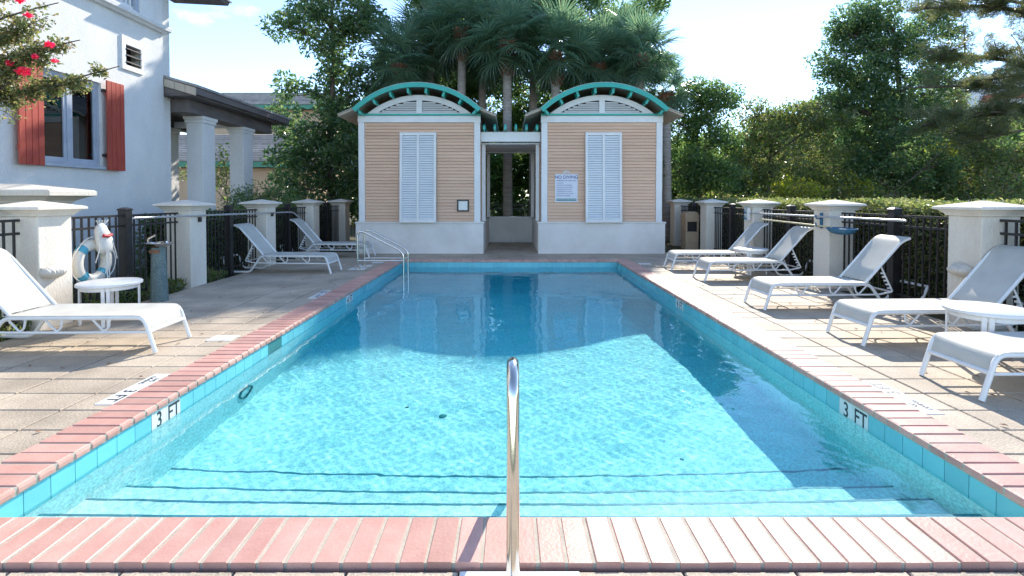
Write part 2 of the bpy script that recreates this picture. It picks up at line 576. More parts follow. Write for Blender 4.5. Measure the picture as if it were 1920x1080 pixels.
# depth markings set in the deck
def deck_marker(side, yc, body, small):
    x = side * 2.905
    L = 0.62
    o = MB().box(-0.066, 0.066, -L / 2, L / 2, -0.03, 0.0).build('depth_marker', 'marker', deck, (x, yc, -0.0045))
    right = (0, -1, 0) if side < 0 else (0, 1, 0)
    up = (1, 0, 0) if side < 0 else (-1, 0, 0)
    rr = Vector(right)
    text('lettering', body, 0.125, 'ink', o, frame4(rr * 0.15 + Vector((0, 0, 0.001)), right, up), 0.0005)
    text('lettering', small[0], 0.052, 'ink', o, frame4(rr * -0.16 + Vector(up) * 0.026 + Vector((0, 0, 0.001)), right, up), 0.0005)
    text('lettering', small[1], 0.052, 'ink', o, frame4(rr * -0.16 - Vector(up) * 0.028 + Vector((0, 0, 0.001)), right, up), 0.0005)
deck_marker(-1, 3.86, '3 FT', ('NO', 'DIVING'))
deck_marker(1, 3.70, '3 FT', ('NO', 'DIVING'))
deck_marker(-1, 7.65, '4 FT', ('NO', 'DIVING'))
for sx, yy in ((-1, 5.25), (1, 11.2), (-1, 11.45)):
    MB().box(-0.13, 0.13, -0.1, 0.1, -0.03, 0.0).build('depth_marker', 'marker', deck, (sx * 3.02, yy, -0.0045))

# ---- the pool basin
pool_parts = []
basin = MB()
basin.box(-WALL - 0.25, -WALL, Y0 - 0.2, Y1 + 0.25, -2.0, LIP - 0.002)
basin.box(WALL, WALL + 0.25, Y0 - 0.2, Y1 + 0.25, -2.0, LIP - 0.002)
basin.box(-WALL, WALL, Y0 - 0.2, Y0 + 0.025, -2.0, LIP - 0.002)
basin.box(-WALL, WALL, Y1 + 0.025, Y1 + 0.25, -2.0, LIP - 0.002)
basin = basin.build('pool_basin', 'plaster', kind='structure')
basin['label'] = 'aqua plastered swimming pool basin'
pool_parts.append(basin)
fl = MB().quad((-WALL, Y0, -1.08), (WALL, Y0, -1.08), (WALL, 5.6, -1.10), (-WALL, 5.6, -1.10))
fl.quad((-WALL, 5.6, -1.10), (WALL, 5.6, -1.10), (WALL, Y1 + 0.03, -1.72), (-WALL, Y1 + 0.03, -1.72))
pool_parts.append(fl.build('pool_floor', 'plaster', basin))
prev = Y0 + 0.025
for y, z in ((2.66, -0.315), (2.965, -0.55), (3.275, -0.785)):
    st = MB().box(-WALL, WALL, prev, y, -1.2, z).build('step', 'plaster', basin)
    ed = MB().box(-WALL + 0.003, WALL - 0.003, y - 0.014, y + 0.003, z - 0.02, z + 0.003).build('step_edge', 'step_edge', st)
    pool_parts += [st, ed]
    prev = y
ed = MB().box(-WALL + 0.003, WALL - 0.003, 3.70, 3.714, -1.2, -1.083).build('floor_line', 'step_edge', basin)
pool_parts.append(ed)
# wall tiles
TL = 0.155
tile = MB().box(-TL / 2 + 0.0022, TL / 2 - 0.0022, -0.004, 0.004, -0.158, 0, 0.0).mesh('wall_tile', 'tile')
grout = MB().box(-WALL + 0.0, -WALL + 0.003, Y0 + 0.03, Y1 + 0.02, LIP - 0.16, LIP - 0.003)
grout.box(WALL - 0.003, WALL, Y0 + 0.03, Y1 + 0.02, LIP - 0.16, LIP - 0.003)
grout.box(-WALL + 0.003, WALL - 0.003, Y1 + 0.022, Y1 + 0.025, LIP - 0.16, LIP - 0.003)
pool_parts.append(grout.build('grout', 'grout', basin))
def marks(side):
    return {-1: [(3.50, 3.81), (7.70, 8.01)], 1: [(3.50, 3.81), (7.28, 7.59)]}[side]
nt = int((Y1 - Y0) / TL)
base_y = 3.50 - TL * 7
for side in (-1, 1):
    for k in range(nt + 1):
        y = base_y + TL * (k + 0.5)
        if y > Y1 or any(a - 0.01 < y < b + 0.01 for a, b in ((3.50, 3.81),)):
            continue
        if side < 0 and 5.17 < y < 5.55:
            continue
        pool_parts.append(inst('wall_tile', tile, basin, (side * (WALL - 0.004), y, LIP - 0.003), (0, 0, R(90))))
for k in range(33):
    x = (k - 16) * TL
    pool_parts.append(inst('wall_tile', tile, basin, (x, Y1 + 0.021, LIP - 0.003)))
def wall_marker(side, yc, num):
    right = Vector((0, 1, 0)) if side < 0 else Vector((0, -1, 0))
    for i, ch in ((-1, num), (1, 'FT')):
        o = MB().box(-0.0045, 0.0045, -0.0755, 0.0755, -0.158, 0).build('depth_tile', 'marker', basin, (side * (WALL - (0.0045 if num == '3' else 0.0085)), yc + right.y * i * 0.0775, LIP - 0.003))
        text('lettering', ch, 0.158, 'ink', o, frame4((-side * 0.0048, 0, -0.077), right, (0, 0, 1)), 0.0006, sx=0.8)
        pool_parts.append(o)
wall_marker(-1, 3.655, '3')
wall_marker(1, 3.655, '3')
wall_marker(-1, 7.855, '4')
wall_marker(1, 7.43, '4')
# skimmer mouth
sk = MB().box(-WALL - 0.002, -WALL + 0.006, 5.18, 5.53, LIP - 0.155, LIP - 0.004).build('skimmer_mouth', 'drain', basin)
# fittings
ringf = MB()
ringf.tube([(0, 0.11 * math.cos(a), 0.11 * math.sin(a)) for a in [i * math.pi / 12 for i in range(25)]], 0.011, 6)
ringf = ringf.build('return_fitting', 'drain', basin, (-WALL + 0.008, 4.76, -0.80), smooth=True)
for x, y, r in ((-0.62, 4.6, 0.036), (-0.98, 4.75, 0.018), (1.35, 3.9, 0.016)):
    pool_parts.append(MB().lathe([(r, 0), (r, 0.012), (r * 0.7, 0.018)], 14).build('floor_fitting', 'drain', basin, (x, y, -1.095)))
# coping
prof = [(0.014, -0.052), (0.0, -0.040), (0.0, -0.020), (0.006, -0.007), (0.018, 0.0), (OUT, 0.0), (OUT, -0.052)]
BW, BP = 0.099, 0.1135
def brick_mesh(n, L=OUT):
    mb = MB()
    pr = [(u if u < 0.1 else L, z) for u, z in prof]
    e = 0.004
    k = len(pr)
    v = []
    for w, ins in ((-BW / 2, e), (-BW / 2 + e, 0), (BW / 2 - e, 0), (BW / 2, e)):
        for u, z in pr:
            v.append((w, min(max(u, ins) if u < 0.1 else u, L), z - (ins if z > -0.015 else 0)))
    f = [tuple(range(k)), tuple(range(3 * k, 4 * k))[::-1]]
    for s in range(3):
        for i in range(k):
            j = (i + 1) % k
            f.append((s * k + i, s * k + j, s * k + k + j, s * k + k + i))
    mb.add(v, f)
    return mb.mesh(n, 'brick')
bm_side, bm_near = brick_mesh('coping_brick'), brick_mesh('coping_brick', 0.30)
coping = MB()
coping.box(-P - OUT + 0.004, -P - 0.006, Y0 + 0.01, Y1 + OUT - 0.01, -0.049, -0.0055)
coping.box(P + 0.006, P + OUT - 0.004, Y0 + 0.01, Y1 + OUT - 0.01, -0.049, -0.0055)
coping.box(-P - OUT, P + OUT, Y0 - 0.296, Y0 - 0.006, -0.049, -0.0055)
coping.box(-P - 0.006, P + 0.006, Y1 + 0.006, Y1 + OUT - 0.01, -0.049, -0.0055)
coping = coping.build('pool_coping', 'mortar', kind='structure')
coping['label'] = 'row of pink bullnose bricks edging the pool'
def jit():
    return (random.gauss(0, 0.004), random.gauss(0, 0.006), random.gauss(0, 0.004))
def jz():
    return random.uniform(-0.0015, 0.002)
for k in range(50):
    x = (k - 24.5) * BP
    inst('coping_brick', bm_near, coping, (x, Y0, jz()), (jit()[0], jit()[1], math.pi + jit()[2]))
n = int((Y1 - Y0) / BP)
for k in range(n):
    y = Y0 + 0.06 + BP * k
    inst('coping_brick', bm_side, coping, (-P, y, jz()), (0, jit()[1], R(90) + jit()[2]))
    inst('coping_brick', bm_side, coping, (P, y, jz()), (0, jit()[1], R(-90) + jit()[2]))
for k in range(50):
    inst('coping_brick', bm_side, coping, ((k - 24.5) * BP, Y1, jz()), (0, jit()[1], jit()[2]))

# ---- water
nx, ny = 400, 740
xs = np.linspace(-WALL + 0.0005, WALL - 0.0005, nx)
tt = np.linspace(0, 1, ny)
ys = Y0 + 0.024 + (Y1 - Y0 + 0.0005) * (0.55 * tt + 0.45 * tt * tt)
XX, YY = np.meshgrid(xs, ys)
ZZ = np.full_like(XX, WL)
for k in range(90):
    lam = math.exp(rng.uniform(math.log(0.06), math.log(0.75)))
    a = rng.uniform(0, 2 * math.pi)
    A = 0.00008 * (lam / 0.3) ** 1.25
    ZZ += A * np.sin((XX * math.cos(a) + YY * math.sin(a)) * 2 * math.pi / lam + rng.uniform(0, 6.28))
v = np.stack([XX, YY, ZZ], -1).reshape(-1, 3)
idx = np.arange(nx * ny).reshape(ny, nx)
fa = np.stack([idx[:-1, :-1], idx[:-1, 1:], idx[1:, 1:], idx[1:, :-1]], -1).reshape(-1, 4)
water = link(bpy.data.objects.new('water', np_mesh('water', v, fa, 'water', True)))
water['kind'] = 'structure'
water['label'] = 'clear still pool water'
water.cycles.is_caustics_caster = True
MB().box(-WALL - 0.06, WALL + 0.06, Y0 - 0.04, Y1 + 0.09, -1.9, WL + 0.006).build('water_body', 'depth', water)   # clear water takes the red out of the light with depth
for o in pool_parts:
    o.cycles.is_caustics_receiver = True
# ================================================================== CABANAS
YC = 13.26
def make_cabana(x0, x1, label, shut_x, notice):
    cx = (x0 + x1) / 2
    hw = (x1 - x0) / 2
    D = 3.5
    t = thing('cabana', label, 'cabana', (cx, YC, 0), 0, 'twin pool cabanas')
    def bx(name, m, *a, parent=None, ch=0.0, bev=0.0, kind=None):
        return MB().box(*a, ch).build(name, m, parent or t, bevel=bev, kind=kind)
    bx('plinth', 'cabana_stucco', -hw - 0.085, hw + 0.085, 0.0, D + 0.1, -0.07, 0.79, bev=0.012)
    bx('plinth_ledge', 'cabana_stucco', -hw - 0.105, hw + 0.105, -0.02, D + 0.12, 0.79, 0.835, bev=0.012)
    bx('wall_core', 'clap', -hw + 0.03, hw - 0.03, 0.075, D, 0.835, 3.62)
    # clapboards, lapped, each a board of its own
    n = 31
    z0, z1 = 0.837, 3.455
    h = (z1 - z0) / n
    prof2 = [(0.078, 0.014), (0.058, 0.010), (0.024, 0.002), (0.024, 0.012), (0.052, h * 0.99), (0.078, h * 0.99)]
    bd = MB().prism(prof2, 'x', -hw + 0.165, hw - 0.165).mesh('clapboard', 'clap')
    for i in range(n):
        inst('clapboard', bd, t, (0, random.uniform(-0.001, 0.001), z0 + h * i))
    side = MB()
    for i in range(n):
        z = z0 + h * i
        for sx in (-1, 1):
            side.prism([(sx * (hw - 0.030), z), (sx * (hw + 0.012), z), (sx * (hw - 0.006), z + h * 1.03), (sx * (hw - 0.030), z + h * 1.03)], 'y', 0.20, D)
    side.build('side_clapboards', 'clap', t, kind='stuff')
    for sx in (-1, 1):
        bx('corner_trim', 'trim', sx * hw - (0.0 if sx < 0 else 0.16), sx * hw + (0.16 if sx < 0 else 0.0), 0.012, 0.2, 0.835, 3.46, bev=0.006)
    bx('head_trim', 'trim', -hw - 0.012, hw + 0.012, 0.004, 0.2, 3.46, 3.635, bev=0.006)
    bx('teal_band', 'teal', -hw - 0.015, hw + 0.015, -0.03, 0.17, 3.637, 3.685, bev=0.004)
    # arch geometry: circle through (+-A, ze) with apex za
    A, ze, za = 1.625, 3.735, 4.385
    sag = za - ze
    rad = (A * A + sag * sag) / (2 * sag)
    zc = za - rad
    def arc(a, r, k=28):
        th = math.asin(min(1, a / rad))
        return [((r) * math.sin(-th + 2 * th * i / k), zc + r * math.cos(-th + 2 * th * i / k)) for i in range(k + 1)]
    # gable panel (white), louvres in two quarter openings
    rg = rad - 0.20
    gp = [q for q in arc(A, rg) if q[1] > 3.69]
    xe = math.sqrt(max(0, rg * rg - (3.69 - zc) ** 2))
    gp = [(-xe, 3.686)] + gp + [(xe, 3.686)]
    rin = rad - 0.34
    MB().prism([(x, z) for x, z in gp], 'y', 0.13, 0.16).build('gable_backing', 'dark', t)  # dark sheet in place of the shade behind the louvre slats
    rim = MB()
    a_out, a_in = [], []
    k = 30
    tho = math.acos((3.70 - zc) / rg)
    thi = math.acos((3.72 - zc) / rin)
    for i in range(k + 1):
        o = -tho + 2 * tho * i / k
        q = -thi + 2 * thi * i / k
        a_out.append((rg * math.sin(o), zc + rg * math.cos(o)))
        a_in.append((rin * math.sin(q), zc + rin * math.cos(q)))
    for i in range(k):
        rim.prism([a_in[i], a_out[i], a_out[i + 1], a_in[i + 1]], 'y', 0.03, 0.10)
    rim.build('gable_arch_trim', 'trim', t)
    bx('gable_mullion', 'trim', -0.075, 0.075, 0.024, 0.10, 3.70, zc + rin + 0.03, bev=0.004)
    bx('gable_sill', 'trim', -xe + 0.02, xe - 0.02, 0.034, 0.10, 3.686, 3.725)
    sl = 0
    for i in range(6):
        z = 3.738 + 0.056 * i
        w = math.sqrt(max(0.0, rin * rin - (z + 0.03 - zc) ** 2)) - 0.03
        if w < 0.2:
            break
        for sx in (-1, 1):
            MB().prism([(0.036, z), (0.085, z + 0.047), (0.095, z + 0.040), (0.046, z - 0.006)], 'x', *sorted((sx * 0.08, sx * w))).build('gable_louver', 'trim', t)
    # roof sheet with flared eaves, teal fascia and brackets
    pts = arc(A, rad)
    fl = [(-2.03, 3.565)] + pts + [(2.03, 3.565)]
    up = [(x * 1.004, z + 0.045) for x, z in fl]
    roof = MB()
    for i in range(len(fl) - 1):
        roof.prism([fl[i], up[i], up[i + 1], fl[i + 1]], 'y', -0.31, D + 0.4)
    roof.build('roof_shell', 'soffit', t)
    sheet = MB()
    u2 = [(x * 1.004, z + 0.010) for x, z in up]
    for i in range(len(up) - 1):
        sheet.prism([(up[i][0], up[i][1] + 0.002), u2[i], u2[i + 1], (up[i + 1][0], up[i + 1][1] + 0.002)], 'y', -0.35, D + 0.42)
    sheet.build('roof_sheet', 'roofmetal', t)
    fas = MB()
    ro, ri = rad + 0.040, rad - 0.075
    th = math.asin(A / rad)
    for i in range(32):
        a, b = -th + 2 * th * i / 32, -th + 2 * th * (i + 1) / 32
        fas.prism([(ri * math.sin(a), zc + ri * math.cos(a)), (ro * math.sin(a), zc + ro * math.cos(a)), (ro * math.sin(b), zc + ro * math.cos(b)), (ri * math.sin(b), zc + ri * math.cos(b))], 'y', -0.372, -0.314)
    fas.build('fascia', 'teal', t)
    for i in range(8):
        a = -th * 0.96 + 2 * th * 0.96 * i / 7
        rm = rad - 0.115
        b = MB().box(-0.03, 0.03, -0.30, 0.10, -0.085, 0.06).build('bracket', 'teal', t, (rm * math.sin(a), 0, zc + rm * math.cos(a)))
        b.rotation_euler = (0, a, 0)
    # hinged louvred shutter, standing a little off the wall at its foot
    sh = MB()
    W, H = 0.96, 2.37
    fr = 0.065
    sh.box(-W / 2, W / 2, -0.045, 0, 0, 0.085).box(-W / 2, W / 2, -0.045, 0, H - 0.075, H)
    sh.box(-W / 2, -W / 2 + fr, -0.045, 0, 0.085, H - 0.075).box(W / 2 - fr, W / 2, -0.045, 0, 0.085, H - 0.075).box(-0.03, 0.03, -0.045, 0, 0.085, H - 0.075)
    sh = sh.build('shutter', 'trim', t, (shut_x - cx, 0.025, 0.825))
    sh.rotation_euler = (R(-2.2), 0, 0)
    sh.location = (shut_x - cx, -0.075, 0.822)
    for sx in (-1, 1):
        lv = MB()
        xa, xb = sorted((sx * 0.032, sx * (W / 2 - fr - 0.001)))
        for i in range(36):
            z = 0.092 + (H - 0.17) * i / 36
            lv.prism([(-0.040, z), (-0.014, z + 0.046), (-0.008, z + 0.043), (-0.034, z - 0.004)], 'x', xa, xb)
        lv.build('louver_bank', 'louver', sh, kind='stuff')
        MB().box(xa, xb, -0.006, -0.002, 0.087, H - 0.077).build('shutter_back', 'window', sh)
    for q in (-1, 1):
        MB().box(q * (W / 2 - 0.015) - 0.015, q * (W / 2 - 0.015) + 0.015, 0.002, 0.09, 0.02, 0.05).build('stay', 'trim', sh)
    return t
cab_l = make_cabana(-4.0, -0.785, 'peach siding cabana left of the gap, small framed notice beside its shutter', -2.42, 0)
cab_r = make_cabana(0.835, 4.03, 'peach siding cabana right of the gap carrying the no diving sign', 2.47, 1)

# link between the cabanas: low wall, posts, beam and teal rafter tails
pg = thing('pergola', 'white pergola with teal rafter ends bridging the gap between both cabanas', 'pergola', (0.02, 13.5, 0))
MB().box(-0.80, 0.80, 0, 0.18, 2.98, 3.24).build('beam', 'trim', pg, bevel=0.006)
MB().box(-0.80, 0.80, 2.5, 2.68, 2.90, 3.16).build('beam', 'trim', pg, bevel=0.006)
MB().box(-0.80, 0.80, 0.19, 2.49, 2.93, 2.96).build('ceiling_board', 'louver', pg)
for i in range(6):
    x = -0.70 + 1.40 * i / 5
    MB().prism([(-0.25, 3.27), (-0.10, 3.243), (2.8, 3.243), (2.8, 3.42), (-0.15, 3.42), (-0.25, 3.36)], 'x', x - 0.028, x + 0.028).build('rafter', 'teal', pg)
for sx in (-1, 1):
    MB().box(sx * 0.74 - 0.05, sx * 0.74 + 0.05, 0.25, 0.37, 0.84, 2.928).build('post', 'trim', pg, bevel=0.006)
    MB().box(sx * 0.72 - 0.05, sx * 0.72 + 0.05, 2.85, 2.97, 0.84, 2.90).build('post', 'trim', pg, bevel=0.006)
lw = thing('low_wall', 'low cream stucco wall closing the passage between the cabanas', 'wall', (0.02, 16.95, 0))
MB().box(-0.84, 0.84, 0, 0.2, -0.07, 0.79).build('wall', 'cabana_stucco', lw, bevel=0.01)
MB().box(-0.84, 0.84, -0.03, 0.23, 0.79, 0.835).build('wall_cap', 'trim', lw, bevel=0.01)

# notices
sg = thing('warning_sign', 'white NO DIVING rules sign on the siding of the right cabana', 'sign', (1.495, YC + 0.038, 1.36))
MB().box(-0.30, 0.30, -0.018, 0, 0, 0.74).build('sign_board', 'paper', sg, bevel=0.004)
crest = MB()
for r, rr in ((0.085, 0.012), (0.05, 0.010)):
    crest.tube([(r * math.cos(a), -0.012, 0.755 + r * 0.75 * math.sin(a)) for a in [math.pi * i / 10 for i in range(11)]], rr, 6)
crest.build('sign_crest', 'louver', sg)
up, rt = (0, 0, 1), (1, 0, 0)
text('headline', 'NO DIVING', 0.118, 'blue_ink', sg, frame4((0, -0.0195, 0.655), rt, up))
text('lettering', 'WARNING: NO LIFEGUARD', 0.042, 'blue_ink', sg, frame4((0, -0.0195, 0.565), rt, up))
body = ['POOL RULES', 'SHOWER BEFORE ENTERING', 'NO GLASS OR FOOD IN POOL', 'CHILDREN WITH AN ADULT', 'NO RUNNING ON THE DECK', 'POOL HOURS DAWN TO DUSK']
for i, ln in enumerate(body):
    text('lettering', ln, 0.030, 'blue_ink', sg, frame4((-0.25, -0.0195, 0.50 - 0.055 * i), rt, up), ax='LEFT')
text('lettering', 'NO FOOD OR DRINK', 0.036, 'blue_ink', sg, frame4((-0.25, -0.0195, 0.165), rt, up), ax='LEFT')
for z in (0.078, 0.042):
    MB().box(-0.27, 0.27, -0.0205, -0.0185, z - 0.012, z + 0.012).build('stripe', 'drain', sg)
nb = thing('framed_notice', 'small black framed notice low on the left cabana beside its shutter', 'notice', (-1.24, YC + 0.036, 1.265))
fr = MB().box(-0.16, 0.16, -0.03, 0, -0.16, -0.12).box(-0.16, 0.16, -0.03, 0, 0.12, 0.16).box(-0.16, -0.12, -0.03, 0, -0.12, 0.12).box(0.12, 0.16, -0.03, 0, -0.12, 0.12)
fr.build('frame', 'black', nb)
MB().box(-0.121, 0.121, -0.015, -0.002, -0.121, 0.121).build('sheet', 'marker', nb)

# ================================================================== PILLARS AND FENCES
PXC = 5.465
ROWS = [5.785, 8.445, 11.02, 13.6, 16.2]
sq = lambda h, z: [(-h, -h, z), (h, -h, z), (h, h, z), (-h, h, z)]
def square_stack(levels):
    mb = MB()
    v, f = [], []
    for h, z in levels:
        v += sq(h, z)
    n = len(levels)
    f.append((3, 2, 1, 0))
    for i in range(n - 1):
        for j in range(4):
            k = (j + 1) % 4
            f.append((4 * i + j, 4 * i + k, 4 * i + 4 + k, 4 * i + 4 + j))
    f.append(tuple(4 * (n - 1) + j for j in range(4)))
    return mb.add(v, f)
def make_pillar(label):
    t = thing('stucco_pillar', label, 'pillar', (0, 0, 0), 0, 'stucco pillars of the pool fence')
    square_stack([(0.215, -0.07), (0.215, 1.262)]).build('shaft', 'stucco', t, bevel=0.012)
    square_stack([(0.235, 1.262), (0.245, 1.285), (0.285, 1.325), (0.325, 1.338), (0.325, 1.362), (0.31, 1.372), (0.02, 1.437)]).build('cap', 'stucco', t, bevel=0.004)
    return t
plabels = {-1: ['cream pillar nearest the camera on the house side, beside the ring buoy', 'pillar between the drinking fountain and the blue sling chaise', 'pillar behind the backrest of the blue sling chaise, second before the left cabana', 'shaded pillar behind the chaise by the left cabana', 'farthest house side pillar, half hidden behind black pickets'],
           1: ['large pillar behind the chaise with the round table at its side', 'pillar with the blue leaf net hanging in front', 'pillar at the pool brush, behind the second farthest chaise', 'pillar just in front of the tan waste bin', 'farthest pillar past the waste bin, beside the right cabana']}
pil0 = None
for side in (-1, 1):
    for i, y in enumerate(ROWS):
        if pil0 is None:
            pil0 = make_pillar(plabels[side][i])
            pil0.location = (side * PXC, y, 0)
        else:
            dup(pil0, (side * PXC, y, 0), 0, plabels[side][i])
# wide gate pier by the house
gp = thing('gate_pier', 'broad stucco pier with moulded cap standing behind the nearest left pillar', 'pier', (-6.86, 6.95, 0))
MB().box(-0.60, 0.60, -0.2, 0.2, -0.07, 1.40).build('shaft', 'stucco', gp, bevel=0.015)
mbp = MB()
lv = [(0.62, 0.22, 1.40), (0.64, 0.24, 1.43), (0.74, 0.32, 1.48), (0.83, 0.38, 1.50), (0.83, 0.38, 1.56), (0.80, 0.36, 1.58), (0.2, 0.03, 1.665)]
v, f = [], [(3, 2, 1, 0)]
for hx, hy, z in lv:
    v += [(-hx, -hy, z), (hx, -hy, z), (hx, hy, z), (-hx, hy, z)]
for i in range(len(lv) - 1):
    for j in range(4):
        k = (j + 1) % 4
        f.append((4 * i + j, 4 * i + k, 4 * i + 4 + k, 4 * i + 4 + j))
f.append(tuple(4 * (len(lv) - 1) + j for j in range(4)))
mbp.add(v, f).build('cap', 'stucco', gp, bevel=0.004)

picket = MB().box(-0.0095, 0.0095, -0.0095, 0.0095, 0.06, 1.205).mesh('picket', 'black')
post_me = square_stack([(0.058, -0.07), (0.058, 1.29), (0.066, 1.295), (0.066, 1.315), (0.02, 1.335)]).mesh('post', 'black')
def fence(x, y0, y1, label, mid=True):
    yc = (y0 + y1) / 2
    t = thing('fence_panel', label, 'fence', (x, yc, 0), 0, 'black picket fence panels between the pillars')
    L = y1 - y0
    for z, w in ((1.205, 0.02), (1.06, 0.014), (0.10, 0.016)):
        MB().box(-w, w, -L / 2, L / 2, z, z + 0.028).build('rail', 'black', t)
    n = int(round(L / 0.112))
    for i in range(n):
        y = -L / 2 + L * (i + 0.5) / n
        if mid and abs(y) < 0.075:
            continue
        inst('picket', picket, t, (0, y, 0))
    if mid:
        inst('post', post_me, t)
    return t
fl = {-1: ['black picket panel running out of frame behind the nearest left chaise', 'black picket panel the ring buoy hangs on, in front of the blue wall', 'black picket panel between drinking fountain and blue sling chaise', 'black picket panel behind the left pair of shaded chaises', 'black picket panel closing the corner at the left cabana'],
      1: ['black picket panel at the right edge of the photo, past the largest pillar', 'black picket panel behind the third chaise, green hedge through its bars', 'black picket panel between the pool brush pillar and the blue leaf net pillar', 'black picket panel left of the pool brush, by the tan bin', 'black picket panel behind the tan waste bin']}
for side in (-1, 1):
    fence(side * PXC, 3.9, ROWS[0] - 0.215, fl[side][0], False)
    for i in range(4):
        fence(side * PXC, ROWS[i] + 0.215, ROWS[i + 1] - 0.215, fl[side][i + 1])
bf = thing('back_fence', 'dark picket fence seen through the gap behind the low wall', 'fence', (0, 18.9, 0))
MB().box(-6.2, 6.2, -0.02, 0.02, 1.2, 1.23).box(-6.2, 6.2, -0.014, 0.014, 1.05, 1.08).build('rail', 'black', bf)
bp = MB()
for i in range(110):
    bp.box(-6.2 + 0.112 * i, -6.2 + 0.112 * i + 0.018, -0.01, 0.01, -0.05, 1.21)
bp.build('picket_row', 'black', bf, kind='stuff')

# ================================================================== HOUSE
hs = thing('house', 'white stucco house with red board shutters and a columned porch', 'house', (-7.6, 11.06, 0))
HX, HY = -7.6, 11.06
def hbox(name, m, x0, x1, y0, y1, z0, z1, parent=None, bev=0.0, ch=0.0, kind=None):
    return MB().box(x0 - HX, x1 - HX, y0 - HY, y1 - HY, z0, z1, ch).build(name, m, parent or hs, bevel=bev, kind=kind)
WY0, WY1, WZ0, WZ1 = 8.09, 9.37, 2.04, 3.60
T = 0.22
wl = MB()
def wb(y0, y1, z0, z1, x1=HX):
    wl.box(x1 - T - HX, x1 - HX, y0 - HY, y1 - HY, z0, z1)
VY0, VY1, VZ0, VZ1 = 9.95, 10.36, 4.10, 4.50
wb(0.5, WY0, -0.07, 5.05)
wb(WY0, WY1, -0.07, WZ0)
wb(WY0, WY1, WZ1, 5.05)
wb(WY1, VY0, -0.07, 5.05)
wb(VY0, VY1, -0.07, VZ0)
wb(VY0, VY1, VZ1, 5.05)
wb(VY1, HY, -0.07, 5.05)
wb(0.5, 7.6, 5.19, 9.0)
wb(10.4, HY, 5.19, 9.0)
wb(7.6, 10.4, 7.9, 9.0)
wl.build('wall', 'house', hs)
hbox('corner_recess', 'house', HX - 0.5, HX - 0.1, HY, 11.42, -0.07, 9.0)
hbox('end_wall', 'house', HX - 8, HX - 0.5, HY - 0.15, HY, -0.07, 9.0)
lg = MB().prism([(-0.01, 5.05), (0.07, 5.05), (0.09, 5.08), (0.16, 5.10), (0.17, 5.17), (0.15, 5.19), (-0.01, 5.19)], 'y', 0.5 - HY, HY + 0.06 - HY)
lg.build('ledge', 'trim', hs)
# balcony recess
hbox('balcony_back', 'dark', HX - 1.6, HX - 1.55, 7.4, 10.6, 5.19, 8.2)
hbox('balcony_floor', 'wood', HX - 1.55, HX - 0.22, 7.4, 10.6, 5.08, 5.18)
hbox('balcony_jamb', 'window', HX - 0.20, HX - 0.02, 10.30, 10.398, 5.192, 7.9)
rl = hbox('balcony_rail', 'trim', HX - 0.14, HX - 0.06, 7.602, 10.298, 6.05, 6.12)
hbox('bottom_rail', 'trim', HX - 0.13, HX - 0.07, 7.602, 10.298, 5.30, 5.35, parent=rl)
rl.location = (0, 0, 0)
bal = MB().box(-0.022, 0.022, -0.022, 0.022, 5.35, 6.05).mesh('baluster', 'trim')
for i in range(24):
    inst('baluster', bal, rl, (-0.10, 7.66 - HY + 0.112 * i, 0))
# window
wd = MB()
fx0, fx1 = -0.13, -0.05
def wf(y0, y1, z0, z1, a=fx0, b=fx1):
    wd.box(a, b, y0 - HY, y1 - HY, z0, z1)
wf(WY0, WY1, WZ0, WZ0 + 0.06)
wf(WY0, WY1, WZ1 - 0.07, WZ1)
wf(WY0, WY0 + 0.05, WZ0 + 0.06, WZ1 - 0.07)
wf(WY1 - 0.05, WY1, WZ0 + 0.06, WZ1 - 0.07)
wym = (WY0 + WY1) / 2
wf(wym - 0.035, wym + 0.035, WZ0 + 0.06, WZ1 - 0.07)
wd = wd.build('window', 'window', hs, bevel=0.004)
for a, b in ((WY0 + 0.05, wym - 0.035), (wym + 0.035, WY1 - 0.05)):
    cs = MB()
    for y0, y1, z0, z1 in ((a, a + 0.055, WZ0 + 0.06, WZ1 - 0.07), (b - 0.055, b, WZ0 + 0.06, WZ1 - 0.07), (a + 0.055, b - 0.055, WZ0 + 0.06, WZ0 + 0.125), (a + 0.055, b - 0.055, WZ1 - 0.135, WZ1 - 0.07)):
        cs.box(-0.115, -0.065, y0 - HY + 0.001, y1 - HY - 0.001, z0 + 0.001, z1 - 0.001)
    cs.build('casement', 'window', wd)
    MB().box(-0.094, -0.088, a + 0.055 - HY, b - 0.055 - HY, WZ0 + 0.125, WZ1 - 0.135).build('pane', 'glass', wd)
bl = MB()
for i in range(24):
    z = WZ1 - 0.1 - 0.04 * i
    bl.prism([(-0.172, z), (-0.142, z - 0.026), (-0.140, z - 0.023), (-0.170, z + 0.003)], 'y', WY0 + 0.04 - HY, WY1 - 0.04 - HY)
bl.build('blind', 'blind', hs, kind='stuff')
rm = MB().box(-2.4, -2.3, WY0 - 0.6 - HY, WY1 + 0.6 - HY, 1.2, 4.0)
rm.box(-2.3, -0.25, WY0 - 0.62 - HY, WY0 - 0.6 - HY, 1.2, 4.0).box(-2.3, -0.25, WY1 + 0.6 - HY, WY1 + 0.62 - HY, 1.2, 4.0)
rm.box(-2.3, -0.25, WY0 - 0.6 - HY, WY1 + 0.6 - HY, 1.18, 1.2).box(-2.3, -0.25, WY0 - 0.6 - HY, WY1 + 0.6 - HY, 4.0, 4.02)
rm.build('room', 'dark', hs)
hbox('window_sill', 'window', HX - 0.14, HX + 0.07, WY0 - 0.02, WY1 + 0.02, WZ0 - 0.045, WZ0, bev=0.006)
hbox('curtain', 'blind', HX - 0.40, HX - 0.36, WY1 - 0.22, WY1 - 0.02, WZ0 - 0.2, WZ1)
